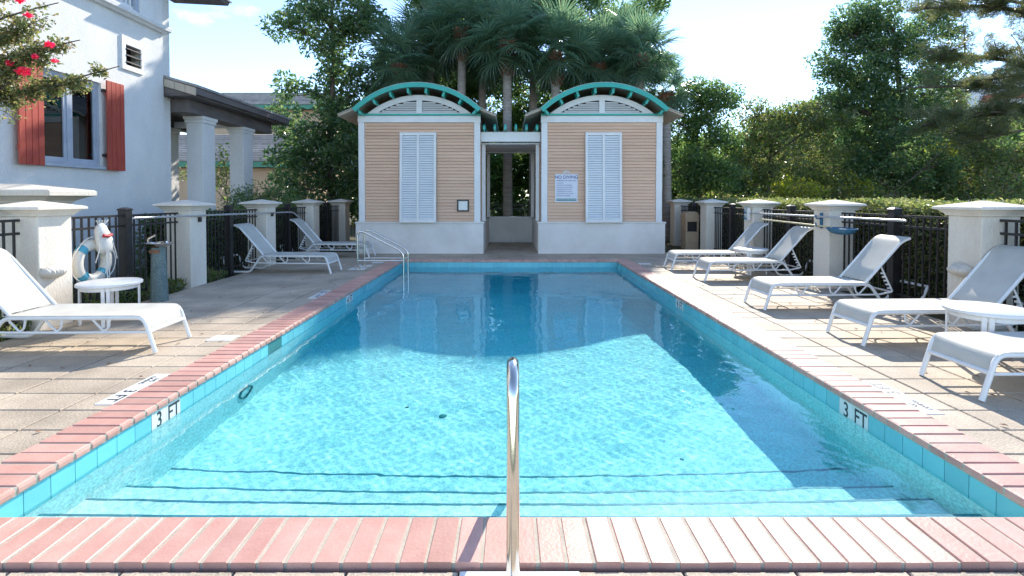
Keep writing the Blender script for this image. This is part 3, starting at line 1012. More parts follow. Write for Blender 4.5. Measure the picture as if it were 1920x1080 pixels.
def shutter(y0, y1, z0, z1, off):
    sh = MB()
    for zz in (z0 + 0.22, z1 - 0.27):
        sh.box(off, off + 0.02, y0 - HY + 0.012, y1 - HY - 0.012, zz, zz + 0.10)
    sh = sh.build('shutter', 'shutter', hs, bevel=0.003)
    n = 4
    w = (y1 - y0) / n
    pl = MB().box(-0.014, 0.014, -w / 2 + 0.004, w / 2 - 0.004, 0, z1 - z0).mesh('plank', 'shutter', bevel=0.004)
    for i in range(n):
        inst('plank', pl, sh, (off + 0.036, y0 + w * (i + 0.5) - HY, z0))
    for zz in (z0 + 0.25, z1 - 0.22):
        MB().box(0.001, off + 0.02, (y1 if y1 < 8.2 else y0 - 0.0) - HY - 0.01, (y1 if y1 < 8.2 else y0) - HY + 0.03, zz, zz + 0.05).build('hinge', 'black', sh)
shutter(7.68, 8.10, 1.99, 3.66, 0.06)
shutter(9.37, 9.79, 1.99, 3.66, 0.06)
# wall vent
vf = MB()
for y0, y1, z0, z1 in ((VY0 - 0.10, VY1 + 0.06, VZ0 - 0.1, VZ0), (VY0 - 0.10, VY1 + 0.06, VZ1, VZ1 + 0.16), (VY0 - 0.10, VY0, VZ0, VZ1), (VY1, VY1 + 0.06, VZ0, VZ1)):
    vf.box(-0.02, 0.035, y0 - HY, y1 - HY, z0, z1)
vf = vf.build('vent_frame', 'trim', hs, bevel=0.004)
MB().box(-0.20, -0.18, VY0 - HY, VY1 - HY, VZ0, VZ1).build('vent_back', 'dark', vf)
for i in range(3):
    z = VZ0 + 0.05 + 0.13 * i
    MB().prism([(-0.14, z + 0.08), (0.05, z), (0.05, z + 0.018), (-0.14, z + 0.098)], 'y', VY0 + 0.002 - HY, VY1 - 0.002 - HY).build('vent_slat', 'wood', vf)
# eave of the main roof beyond the corner
ev = MB().prism([(-0.5, 6.17), (0.80, 6.10), (0.84, 6.17), (-0.5, 6.55)], 'y', 0.0, 1.15).build('roof_eave', 'wood', hs)
for i in range(5):
    y = 0.0 + i * 0.24
    MB().prism([(-0.5, 6.555), (0.86, 6.175), (0.87, 6.21), (-0.5, 6.61)], 'y', y, y + 0.235).build('roof_tile', 'tilegrey', ev)
# porch: columns, beam, tiled roof
def hcol(x0, x1, y0, y1, zt):
    c = hbox('porch_column', 'house', x0, x1, y0, y1, -0.07, zt - 0.16, bev=0.012)
    hbox('capital', 'house', x0 - 0.05, x1 + 0.05, y0 - 0.05, y1 + 0.05, zt - 0.08, zt, parent=c, bev=0.01)
    hbox('capital_neck', 'house', x0 - 0.025, x1 + 0.025, y0 - 0.025, y1 + 0.025, zt - 0.16, zt - 0.08, parent=c, bev=0.006)
hcol(-7.72, -7.33, 12.0, 12.5, 3.42)
hcol(-7.72, -7.33, 13.83, 14.33, 3.42)
hcol(-9.75, -9.42, 13.9, 14.3, 3.42)
hbox('porch_beam', 'wood', -7.74, -7.30, 11.45, 15.4, 3.424, 3.72)
hbox('porch_beam', 'wood', -9.75, -9.42, 11.45, 15.4, 3.424, 3.72)
hbox('porch_beam', 'trim', -9.41, -7.75, 14.1, 14.2, 3.43, 3.60)
hbox('porch_ceiling', 'wood', -9.75, -7.0, 11.10, 15.6, 3.725, 3.76)
pr = MB().prism([(-2.1, 3.765), (0.68, 3.765), (0.70, 3.90), (-0.1, 4.13), (-2.1, 4.65)], 'y', 0.035, 4.7).build('porch_roof', 'wood', hs)
for i in range(18):
    y = 0.03 + 0.262 * i
    tm = MB().prism([(-0.1, 4.135), (0.72, 3.905), (0.72, 3.965), (-0.1, 4.195)], 'y', y, y + 0.25)
    tm.build('roof_tile', 'tilegrey', pr, bevel=0.008)

for i in range(3):
    xa = 0.02 + 0.23 * i
    z = 4.10 - 0.2949 * (xa + 0.1) + 0.022
    MB().prism([(xa, z - 0.17), (xa + 0.222, z - 0.17 - 0.066), (xa + 0.222, z - 0.066), (xa, z)], 'y', -0.012, 0.024).build('gable_tile', 'soffit', pr, bevel=0.006)

# ---- neighbours
def tiled_house(name, label, x0, x1, y, z_e, z_r, depth, wall, fascia, courses=12):
    t = thing(name, label, 'house', ((x0 + x1) / 2, y, 0))
    w = (x1 - x0) / 2
    MB().box(-w + 0.4, w - 0.4, 0.5, depth * 2, -0.07, z_e).build('wall', wall, t)
    MB().box(-w, w, 0, 0.12, z_e, z_e + 0.28).build('fascia', fascia, t)
    for i in range(courses):
        a, b = i / courses, (i + 1) / courses
        za, zb = z_e + 0.29 + (z_r - z_e) * a, z_e + 0.29 + (z_r - z_e) * b
        ya, yb = depth * a - 0.05, depth * b
        MB().prism([(ya, za), (ya, za + 0.11), (yb + 0.15, zb + 0.05), (yb + 0.15, zb - 0.06)], 'x', -w + 0.5 * a, w - 0.5 * a).build('tile_course', 'tilegrey', t)
    MB().prism([(0.12, z_e + 0.02), (depth, z_r), (depth * 2, z_e + 0.02)], 'x', -w + 0.6, w - 0.6).build('roof_core', 'wood', t)
    return t
n1 = tiled_house('bungalow', 'peach bungalow with grey tiled roof and green fascia behind the porch columns', -19.5, -10.6, 25.0, 3.0, 4.75, 3.6, 'peachwall', 'greenfascia')
n2 = tiled_house('tiled_house', 'taller tiled house peeking over the porch roof left of the big tree', -21, -12.2, 33.0, 7.3, 8.75, 3.4, 'peachwall', 'greenfascia', 8)
n3 = tiled_house('tiled_villa', 'grey tiled villa roof half hidden by the pine on the right', 34.5, 48, 38.0, 6.6, 8.3, 4.0, 'farwhite', 'wood', 9)
tw = thing('tower_block', 'pale distant tower block with red roofed wing behind the pine', 'building', (117, 120, 0))
MB().box(-5, 14, 0, 16, -0.07, 31).build('wall', 'farwhite', tw)
MB().box(-4.5, 1.0, -6, -0.1, -0.07, 24.0).build('wing', 'farwhite', tw)
MB().prism([(-5.2, 24.05), (1.6, 24.05), (0.6, 25.8), (-4.2, 25.8)], 'y', -6.6, -0.15).build('wing_roof', 'redroof', tw)
wm = MB().box(-0.9, 0.9, -0.12, 0.05, 0, 1.7).mesh('window', 'window')
for i in range(6):
    for j in range(5):
        inst('window', wm, tw, (-3 + i * 2.8, 0, 12 + j * 3.6))
# ================================================================== CHAISES
TR = 0.0195
def smooth_path(pts, k=4):
    """rounds the inner corners of a polyline"""
    pts = [Vector(p) for p in pts]
    out = [pts[0]]
    for i in range(1, len(pts) - 1):
        a, b, c = pts[i - 1], pts[i], pts[i + 1]
        r = min(0.07, (b - a).length * 0.45, (c - b).length * 0.45)
        p, q = b + (a - b).normalized() * r, b + (c - b).normalized() * r
        for j in range(k + 1):
            t = j / k
            out.append(p * (1 - t) ** 2 + b * 2 * t * (1 - t) + q * t * t)
    out.append(pts[-1])
    return out
HWD = 0.265
def strip(profile, y0, y1, th, sag=0.0, n=7):
    """a cloth strip hung between two rails: profile in (x,z), thickness th"""
    v, f = [], []
    m = len(profile)
    for s in (0, 1):
        for i in range(n):
            y = y0 + (y1 - y0) * i / (n - 1)
            d = sag * (1 - (2 * i / (n - 1) - 1) ** 2)
            for j, (x, z) in enumerate(profile):
                v.append((x, y, z - d * math.sin(math.pi * j / (m - 1)) - (th if s else 0)))
    for s in (0, 1):
        for i in range(n - 1):
            for j in range(m - 1):
                a = s * n * m + i * m + j
                q = (a, a + 1, a + m + 1, a + m)
                f.append(q if s == 0 else q[::-1])
    N = n * m
    for j in range(m - 1):
        for i, fl in ((0, 1), (n - 1, 0)):
            a = i * m + j
            q = (a, a + 1, a + 1 + N, a + N)
            f.append(q[::-1] if fl == 0 else q)
    for i in range(n - 1):
        for j in (0, m - 1):
            a = i * m + j
            f.append((a, a + m, a + m + N, a + N))
    return MB().add(v, f)
def make_chaise(label):
    t = thing('chaise_lounge', label, 'lounge chair', (0, 0, 0), 0, 'white sling chaises along the pool')
    for sy in (-1, 1):
        y = sy * HWD
        pth = smooth_path([(0, y, 0.0), (0.105, y, 0.335), (1.40, y, 0.335), (1.62, y, 0.022), (2.06, y, 0.022), (2.19, y, 0.30)])
        MB().tube(pth, TR, 8).build('side_frame', 'chair', t, smooth=True)
        MB().tube([(0.055, y, 0.195), (0.8, y, 0.195), (1.52, y, 0.20), (1.70, y, 0.235)], 0.0125, 6).build('stretcher', 'chair', t, smooth=True)
        for x in (0.42, 0.86, 1.20):
            MB().tube(smooth_path([(x, y, 0.325), (x + 0.015, y, 0.235), (x + 0.06, y * 0.99, 0.205), (x + 0.17, y * 0.97, 0.32)]), 0.010, 6).build('hanger', 'chair', t, smooth=True)
        MB().tube(smooth_path([(1.36, y * 0.93, 0.352), (1.83, y * 0.93, 0.885), (1.94, y * 0.93, 0.935)]), 0.0165, 8).build('back_rail', 'chair', t, smooth=True)
        st = MB().tube([(1.575, y * 0.88, 0.565), (1.735, y * 0.88, 0.235)], 0.011, 6).build('support_strut', 'chair', t, smooth=True)
        teeth = MB()
        for i in range(5):
            q = 0.25 + 0.15 * i
            x, z = 1.575 + 0.16 * q, 0.565 - 0.33 * q
            teeth.box(x - 0.045, x - 0.005, y * 0.88 - 0.006, y * 0.88 + 0.006, z - 0.016, z + 0.004)
        teeth.build('ratchet_teeth', 'chair', st, kind='stuff')
    MB().tube([(2.19, -HWD - 0.012, 0.30), (2.19, HWD + 0.012, 0.30)], TR * 0.9, 8).build('rear_bar', 'chair', t, smooth=True)
    MB().tube([(0.058, -HWD, 0.20), (0.058, HWD, 0.20)], TR * 0.9, 8).build('front_bar', 'chair', t, smooth=True)
    MB().tube([(1.70, -HWD, 0.235), (1.70, HWD, 0.235)], 0.0125, 6).build('cross_bar', 'chair', t, smooth=True)
    MB().tube([(1.94, -HWD * 0.93 - 0.012, 0.935), (1.94, HWD * 0.93 + 0.012, 0.935)], 0.0165, 8).build('head_bar', 'chair', t, smooth=True)
    sp = [(0.060, 0.215), (0.078, 0.272), (0.098, 0.325), (0.135, 0.352), (0.20, 0.359)] + [(0.20 + 0.13 * i, 0.359) for i in range(1, 10)] + [(1.40, 0.357)]
    strip(sp, -HWD - 0.012, HWD + 0.012, 0.007, 0.018).build('seat_sling', 'sling', t, smooth=True)
    bp = [(1.385, 0.362 + 0.012)] + [(1.385 + (1.83 - 1.385) * i / 6, 0.374 + (0.898 - 0.374) * i / 6) for i in range(1, 6)] + [(1.822, 0.893), (1.862, 0.926), (1.90, 0.944), (1.955, 0.957)]
    strip(bp, -HWD * 0.93 - 0.008, HWD * 0.93 + 0.008, 0.006, 0.012).build('back_sling', 'sling', t, smooth=True)
    return t
ch = make_chaise('white sling chaise nearest on the left deck, sunlit backrest cut by the photo edge')
ch.location = (-3.375, 5.0, 0)
ch.rotation_euler = (0, 0, math.pi + R(1.5))
spots = [(-3.47, 10.0, math.pi + R(-3), 'blue shaded sling chaise in front of the fence, beyond the drinking fountain'),
         (-3.45, 12.55, math.pi + R(0), 'shaded sling chaise farthest on the left, behind the steel pool rails'),
         (3.30, 10.46, R(-1), 'farthest white chaise on the sunny deck, foot beside the right cabana'),
         (3.44, 9.10, R(1), 'second farthest sunny chaise, small table standing behind it'),
         (3.34, 6.82, R(1.5), 'middle chaise of the sunny row, alone between two pillars'),
         (3.51, 5.23, R(2), 'chaise at the large pillar with the round table at its near side'),
         (3.43, 3.88, R(0.5), 'nearest chaise at the right edge, only its foot half in the photo')]
for x, y, a, lab in spots:
    dup(ch, (x, y, -0.006), a, lab)

# ---- round tables
def make_table(label):
    t = thing('side_table', label, 'side table', (0, 0, 0), 0, 'small round white side tables')
    D = 0.32
    MB().lathe([(D - 0.012, 0.448), (D, 0.455), (D, 0.478), (D - 0.012, 0.488), (0.02, 0.490)], 40).build('tabletop', 'chair', t, smooth=True)
    MB().lathe([(D - 0.07, 0.405), (D - 0.045, 0.405), (D - 0.045, 0.4475), (D - 0.07, 0.4475)], 32).build('apron', 'chair', t, smooth=True)
    for i in range(4):
        a = R(30) + i * math.pi / 2
        for s in (-1, 1):
            b = a + s * 0.085
            r0, r1 = D - 0.04, D - 0.025
            o = MB().box(-0.008, 0.008, -0.017, 0.017, 0, 0.447, 0.0).build('leg', 'chair', t, (r0 * math.cos(b), r0 * math.sin(b), 0))
            o.rotation_euler = (0, 0, a)
    return t
tb = make_table('round white table in the shade under the ring buoy')
tb.location = (-4.74, 5.92, -0.006)
dup(tb, (4.31, 4.50, -0.006), 0.3, 'round white table between the two nearest sunny chaises')
dup(tb, (4.72, 9.80, -0.006), 0.5, 'small white table between the two farthest sunny chaises')

# ================================================================== STEEL RAILS
gr = thing('grab_rail', 'polished steel grab rail standing at the near pool steps', 'handrail', (0.012, 1.86, 0))
pth = smooth_path([(0, 0, -0.02), (0, 0.02, 0.40), (0, 0.10, 0.70)], 2)[:-1]
c = Vector((0, 0.20, 0.665))
pth += [c + Vector((0, -0.115 * math.cos(a), 0.115 * math.sin(a))) for a in [R(12) + R(125) * i / 12 for i in range(13)]]
pth += [Vector((0, 0.62, 0.33)), Vector((0, 1.12, -0.10)), Vector((0, 1.22, -0.24)), Vector((0, 1.23, -0.55))]
MB().tube(pth, 0.0255, 20).build('rail_tube', 'chrome', gr, smooth=True)
MB().lathe([(0.05, -0.018), (0.05, -0.010), (0.028, 0.0)], 20).build('escutcheon', 'chrome', gr, smooth=True)
def pool_rail(y, label):
    t = thing('pool_rail', label, 'handrail', (-3.17, y, 0), 0, 'pair of steel rails at the far left pool corner')
    p = smooth_path([(0, 0, 0), (0, 0, 0.70), (0.04, 0, 0.775), (0.13, 0, 0.765), (0.88, 0, 0.38), (0.955, 0, 0.28), (0.955, 0, -1.0)], 5)
    MB().tube(p, 0.021, 12).build('rail_tube', 'chrome', t, smooth=True)
    MB().tube([(0, 0, 0.16), (0.955, 0, 0.16)], 0.015, 10).build('lower_bar', 'chrome', t, smooth=True)
    MB().lathe([(0.055, 0.0), (0.055, 0.006), (0.03, 0.02)], 20).build('escutcheon', 'chrome', t, smooth=True)
    MB().box(-0.16, 0.16, -0.14, 0.14, -0.03, -0.003).build('anchor_plate', 'marker', t)
    return t
pool_rail(10.42, 'near one of the two steel pool rails before the left cabana')
pool_rail(10.88, 'far one of the two steel pool rails before the left cabana')

# ================================================================== SMALL THINGS ON THE LEFT
df = thing('drinking_fountain', 'grey green drinking fountain pedestal with steel bowl by the fence', 'drinking fountain', (-5.04, 7.18, 0))
MB().lathe([(0.118, -0.05), (0.112, 0.02), (0.088, 0.70), (0.088, 0.76)], 10).build('pedestal', 'pebble', df, bevel=0.004)
MB().lathe([(0.10, 0.762), (0.11, 0.775), (0.165, 0.80), (0.18, 0.825), (0.168, 0.83), (0.10, 0.80), (0.01, 0.79)], 28).build('bowl', 'chrome', df, smooth=True)
MB().tube([(-0.13, -0.03, 0.82), (-0.13, -0.03, 0.88), (-0.09, -0.03, 0.905), (-0.03, -0.02, 0.935)], 0.014, 8).build('spout', 'chrome', df, smooth=True)
MB().tube([(0.10, -0.08, 0.83), (0.20, -0.12, 0.85)], 0.012, 8).build('push_handle', 'chrome', df, smooth=True)
MB().box(-0.07, 0.07, -0.098, -0.082, 0.685, 0.73).build('maker_plate', 'boot', df)

rb = thing('ring_buoy', 'white ring buoy with blue bands hanging on the black pickets', 'ring buoy', (-5.405, 6.47, 0.64))
RM, rr = 0.225, 0.072
tor = MB()
n1_, n2_ = 40, 14
for i in range(n1_):
    a = 2 * math.pi * i / n1_
    for j in range(n2_):
        b = 2 * math.pi * j / n2_
        tor.v.append((rr * 0.8 * math.sin(b), (RM + rr * math.cos(b)) * math.cos(a), (RM + rr * math.cos(b)) * math.sin(a)))
for i in range(n1_):
    for j in range(n2_):
        a, b = i * n2_ + j, i * n2_ + (j + 1) % n2_
        c_, d_ = ((i + 1) % n1_) * n2_ + j, ((i + 1) % n1_) * n2_ + (j + 1) % n2_
        tor.f.append((a, b, d_, c_))
tor.build('ring_body', 'ringwhite', rb, smooth=True)
for q in range(4):
    a0 = R(45 + 90 * q)
    b = MB()
    pts = [(0.0, RM * math.cos(a0 + s), RM * math.sin(a0 + s)) for s in (-0.17, -0.085, 0, 0.085, 0.17)]
    b.tube(pts, rr * 1.03, 14, cap=False, r2=rr * 1.03)
    o = b.build('band', 'ringteal', rb, smooth=True)
    o.scale = (0.83, 1, 1)
rope = MB()
for q in range(4):
    a0, a1 = R(45 + 90 * q), R(135 + 90 * q)
    pts = []
    for i in range(13):
        s = i / 12
        a = a0 + (a1 - a0) * s
        r = RM + rr + 0.012 + 0.035 * math.sin(math.pi * s)
        pts.append((0.03, r * math.cos(a), r * math.sin(a) - 0.015 * math.sin(math.pi * s)))
    rope.tube(pts, 0.007, 6)
rope.build('grab_rope', 'rope', rb, smooth=True, kind='stuff')
tb_ = thing('throw_bag', 'white rescue throw bag with red label tied above the ring buoy', 'throw bag', (-5.345, 6.52, 0.84))
bag = MB()
lvls = [(0.02, 0.30, 0.0), (0.07, 0.26, 0.0), (0.10, 0.18, 0.01), (0.115, 0.08, 0.02), (0.12, 0.0, 0.025), (0.09, -0.08, 0.03), (0.01, -0.12, 0.03)]
k0 = 16
for r, z, dy in lvls:
    for j in range(k0):
        a = 2 * math.pi * j / k0
        w = 1 + 0.12 * math.sin(5 * a + z * 30)
        bag.v.append((0.02 + 0.6 * r * w * math.cos(a), dy * 2 + r * w * math.sin(a), z))
for i in range(len(lvls) - 1):
    for j in range(k0):
        a, b = i * k0 + j, i * k0 + (j + 1) % k0
        bag.f.append((a, a + k0, b + k0, b))
bag.f.append(tuple(range(k0)))
bag.f.append(tuple(range((len(lvls) - 1) * k0, len(lvls) * k0))[::-1])
bag.build('bag', 'rope', tb_, smooth=True)
lab = []
MB().tube([(0.085, -0.045, 0.14), (0.092, 0.02, 0.13), (0.085, 0.09, 0.145)], 0.022, 8).build('label_patch', 'red', tb_, smooth=True)
for dy0, dy1, zz in ((-0.03, 0.03, -0.50), (0.02, 0.06, -0.42), (0.05, 0.0, -0.36), (-0.06, -0.16, -0.20), (0.10, 0.19, -0.18)):
    MB().tube([(0.05, dy0, 0.18), (0.085, (dy0 + dy1) / 2, -0.05), (0.075, dy1, zz)], 0.006, 6).build('cord', 'rope', tb_, smooth=True)
for i in range(5):
    y = -0.05 + 0.03 * i
    MB().tube([(0.02, y * 0.5, 0.26), (0.03, y * 1.6, 0.34), (0.0, y * 1.5 + 0.02, 0.33)], 0.006, 6).build('bag_tie', 'rope', tb_, smooth=True)

lp = thing('rescue_pole', 'long white pole with bent hook resting along the house side pillars', 'pole', (-5.22, 9.4, 1.165))
p = smooth_path([(0, -2.45, 0.025), (0, 2.35, -0.03), (0.02, 2.62, -0.04), (0.05, 3.0, -0.22)], 5)
MB().tube(p, 0.0165, 10).build('pole_tube', 'alu', lp, smooth=True)
for y in (8.445, 11.02):
    MB().box(0.0, 0.045, y - 9.4 - 0.02, y - 9.4 + 0.02, -0.10, -0.02).build('hook', 'black', lp, loc=(-0.028, 0, 0))

def sconce(x, y, z, sx, label):
    t = thing('wall_light', label, 'wall light', (x, y, z), 0 if sx > 0 else math.pi, 'scallop shell lights on the nearest pillars')
    mb = MB()
    nr, na = 9, 29
    v = []
    for i in range(nr + 1):
        q = i / nr
        for j in range(na):
            u = j / (na - 1) * 2 - 1
            rib = 1 + 0.07 * math.cos(u * math.pi * 8)
            yy = 0.15 * u * math.cos(q * 0.25)
            bulge = math.sqrt(max(0.0, 1 - u * u)) * 0.12 * math.sin(math.pi * (0.12 + 0.80 * q)) * rib
            v.append((bulge, yy, (q - 0.5) * 0.15 * math.sqrt(max(0.06, 1 - u * u * 0.9))))
    f = [(i * na + j, i * na + j + 1, (i + 1) * na + j + 1, (i + 1) * na + j) for i in range(nr) for j in range(na - 1)]
    mb.add(v, f)
    mb.build('shell_shade', 'shell', t, smooth=True)
    MB().box(-0.004, 0.012, -0.13, 0.13, -0.06, 0.06).build('back_plate', 'shell', t, bevel=0.003)
    return t
sconce(-5.247, 5.72, 0.625, 1, 'ribbed shell light on the pillar beside the ring buoy')
sconce(5.247, 5.80, 0.635, -1, 'ribbed shell light on the large right pillar behind the chaise back')

# ================================================================== POLES AND BIN ON THE RIGHT
pb = thing('pool_brush', 'white pool brush pole with bristle head lying across the right pillars', 'pool brush', (5.20, 9.0, 1.14))
MB().tube([(0.0, -2.42, 0.03), (0, 1.9, 0.0)], 0.0165, 10).build('pole_tube', 'alu', pb, smooth=True)
MB().box(-0.03, 0.03, 1.88, 1.94, -0.16, 0.12).build('brush_back', 'trim', pb, bevel=0.006)
br = MB()
for i in range(7):
    for j in range(4):
        z = -0.155 + 0.045 * i
        br.tube([(-0.02 + 0.013 * j, 1.94, z), (-0.02 + 0.013 * j, 2.06, z + random.uniform(-0.012, 0.012))], 0.009, 5)
br.build('bristles', 'bluebristle', pb, kind='stuff')
ln = thing('leaf_net', 'blue leaf skimmer net on a pale yellow pole in front of a pillar', 'leaf net', (5.17, 9.0, 1.02))
MB().tube([(0, -0.95, -0.02), (0, 1.35, 0.01)], 0.0145, 10).build('pole_tube', 'yellow', ln, smooth=True)
fr_ = [(0.0 + 0.0, -0.93, -0.02)]
rim = []
for i in range(25):
    a = 2 * math.pi * i / 24
    rim.append((0.17 * math.sin(a), -1.20 + 0.27 * math.cos(a), -0.03))
MB().tube(rim, 0.011, 8).build('net_frame', 'netblue', ln, smooth=True)
bagv = MB()
kk = 24
for i, (sc, dz) in enumerate(((0.97, 0.0), (0.93, -0.03), (0.75, -0.065), (0.4, -0.085), (0.05, -0.09))):
    for j in range(kk):
        a = 2 * math.pi * j / kk
        bagv.v.append((0.17 * sc * math.sin(a), -1.20 + 0.27 * sc * math.cos(a), -0.032 + dz))
for i in range(4):
    for j in range(kk):
        a, b = i * kk + j, i * kk + (j + 1) % kk
        bagv.f.append((a, b, b + kk, a + kk))
bagv.build('net_bag', 'netblue', ln, smooth=True)
bk = thing('pole_bracket', 'dark blue double hook bracket holding the poles on the leaf net pillar', 'bracket', (5.246, 8.42, 1.08))
MB().box(-0.02, 0.0, -0.03, 0.03, -0.12, 0.14).build('back_plate', 'netblue', bk)
for z in (-0.085, 0.045):
    MB().tube(smooth_path([(-0.01, 0, z), (-0.10, 0, z - 0.005), (-0.105, 0, z + 0.06)]), 0.011, 8).build('hook', 'netblue', bk, smooth=True)
bk2 = dup(bk, (5.246, 11.0, 1.10), 0, 'double hook bracket on the pillar beside the pool brush head')
bk['group'] = bk2['group'] = 'pole brackets on the right pillars'

wb_ = thing('waste_bin', 'tan waste bin with dark opening between the far right pillars', 'bin', (5.24, 14.58, 0))
MB().box(-0.19, 0.19, -0.2, 0.2, -0.02, 0.50).build('body', 'tan', wb_, bevel=0.02)
bh = MB()
for a in ((-0.188, -0.14, -0.195, 0.195), (0.14, 0.188, -0.195, 0.195), (-0.14, 0.14, 0.14, 0.195)):
    bh.box(*a, 0.502, 0.78)
bh.build('hood_post', 'tan', wb_, kind='stuff')
MB().box(-0.139, 0.139, -0.17, 0.139, 0.46, 0.779).build('opening', 'black', wb_)
MB().prism([(-0.2, 0.782), (0.2, 0.782), (0.2, 0.98), (0.13, 1.07), (-0.13, 1.07), (-0.2, 0.98)], 'y', -0.205, 0.205).build('hood', 'tan', wb_, bevel=0.015)

# ================================================================== PLANTS
def rand_unit(n):
    v = rng.normal(size=(n, 3))
    return v / np.linalg.norm(v, axis=1, keepdims=True)
def leaf_arrays(pos, length, width, out=None, up=0.35, jitter=0.3):
    """one folded blade per position: 4 points, 2 triangles"""
    n = len(pos)
    nrm = rand_unit(n)
    nrm[:, 2] += up * 2
    nrm /= np.linalg.norm(nrm, axis=1, keepdims=True)
    ax = rand_unit(n)
    if out is not None:
        ax = ax * 0.9 + out
    ax -= nrm * (ax * nrm).sum(1, keepdims=True)
    ax /= np.maximum(np.linalg.norm(ax, axis=1, keepdims=True), 1e-6)
    sd = np.cross(nrm, ax)
    L = length * (1 + jitter * rng.uniform(-1, 1, (n, 1)))
    W = width * (1 + jitter * rng.uniform(-1, 1, (n, 1)))
    p0 = pos - ax * L * 0.5
    p2 = pos + ax * L * 0.5 - nrm * L * 0.10
    p1 = pos + sd * W * 0.5 + nrm * W * 0.16
    p3 = pos - sd * W * 0.5 + nrm * W * 0.16
    v = np.stack([p0, p1, p2, p3], 1).reshape(-1, 3)
    b = np.arange(n)[:, None] * 4
    f = np.concatenate([b + [0, 1, 2], b + [0, 2, 3]], 1).reshape(-1, 3)
    return v, f
def join(parts):
    vs, fs, k = [], [], 0
    for v, f in parts:
        vs.append(v)
        fs.append(f + k)
        k += len(v)
    return np.concatenate(vs), np.concatenate(fs)
def clump_leaves(centers, radii, per, length, width, flat=0.75):
    P_, O_ = [], []
    for c, r in zip(centers, radii):
        n = max(6, int(per * (r / 0.5) ** 2))
        d = rand_unit(n)
        q = r * rng.uniform(0.25, 1.0, (n, 1)) ** 0.6
        off = d * q
        off[:, 2] *= flat
        P_.append(c + off)
        O_.append(d)
    return leaf_arrays(np.concatenate(P_), length, width, np.concatenate(O_))
def limb(mb, a, b, r0, r1, bend=0.12, n=5, seg=6):
    a, b = Vector(a), Vector(b)
    d = b - a
    off = Vector((random.uniform(-1, 1), random.uniform(-1, 1), random.uniform(-0.2, 1))) * d.length * bend
    pts = [a + d * (i / n) + off * math.sin(math.pi * i / n) for i in range(n + 1)]
    mb.tube(pts, [r0 + (r1 - r0) * i / n for i in range(n + 1)], seg)
    return pts
def tree(name, label, cat, base, top, blobs, leafm, nclump, per, L, W, tr=0.16, lean=None, group=None, crad=(0.35, 0.7), bark='bark', shell=0.55, twig=True):
    """trunk from base up to height top; blobs = [(centre, (rx,ry,rz), weight)]; a limb runs to every blob and a twig to most clumps"""
    t = thing(name, label, cat, base, 0, group)
    b0 = Vector(base)
    tk = MB()
    tip = Vector((lean[0] - base[0], lean[1] - base[1], top)) if lean else Vector((random.uniform(-.2, .2), random.uniform(-.2, .2), top))
    n = 8
    sp = [Vector((0, 0, -0.2)) + (tip + Vector((0, 0, 0.2))) * (i / n) + Vector((math.sin(i * 1.3) * 0.07, math.cos(i * 1.7) * 0.06, 0)) * min(1, i) for i in range(n + 1)]
    tk.tube(sp, [tr * (1.25 if i == 0 else 1) * (1 - 0.72 * i / n) for i in range(n + 1)], 9)
    cs, rs = [], []
    wsum = sum(w for _, _, w in blobs)
    for c, r, w in blobs:
        c = Vector(c) - b0
        zc = max(0.25 * top, min(top * 0.95, c.z - 0.35 * (c.xy - tip.xy).length - 0.3))
        s = sp[0] + (sp[-1] - sp[0]) * max(0, min(1, zc / top))
        pts = limb(tk, s, c, tr * 0.42, tr * 0.12)
        k = max(3, int(nclump * w / wsum))
        d = rand_unit(k)
        q = (shell + (1 - shell) * rng.uniform(0, 1, (k, 1))) * rng.uniform(0.75, 1.12, (k, 1))
        p = np.array(c) + d * q * np.array(r)
        for pp in p:
            cs.append(pp)
            rs.append(rng.uniform(*crad))
            if twig and random.random() < 0.75:
                o = pts[random.choice((2, 3, 4, 5))]
                limb(tk, o, Vector(pp), tr * 0.11, 0.008, 0.10, 3, 4)
    tk.build('trunk', bark, t, smooth=True)
    v, f = clump_leaves(cs, rs, per, L, W)
    o = bpy.data.objects.new('crown', np_mesh('crown', v, f, leafm))
    link(o, t)
    return t
def B(px, py, y, rx, ry, w=None, dy=1.0):
    """ellipsoid blob of foliage: centre where the photograph shows it at distance y, radii in photograph pixels"""
    k = y / F
    return (tuple(at(px, py, y)), (rx * k, max(rx, ry) * k * dy * 0.8, ry * k), w or rx * ry)

# ---- magnolia left of the cabanas
g0 = at(620, 380, 18.0)
tree('magnolia_tree', 'tall airy glossy leaved tree rising left of the left cabana', 'tree', (g0.x, 18.0, -0.07), 8.6,
     [B(640, -40, 18, 75, 60), B(600, 30, 18, 70, 55), B(680, 45, 18, 60, 50), B(545, 50, 18, 42, 22), B(640, 110, 18, 80, 45), B(570, 165, 18, 55, 30), B(665, 175, 18.4, 60, 50),
      B(600, 235, 18, 85, 45), B(520, 225, 18, 36, 30), B(560, 300, 18, 70, 50), B(640, 310, 17.6, 60, 65), B(600, 365, 17.5, 90, 45)],
     'leaf_mag', 210, 95, 0.20, 0.085, 0.17, crad=(0.32, 0.62))
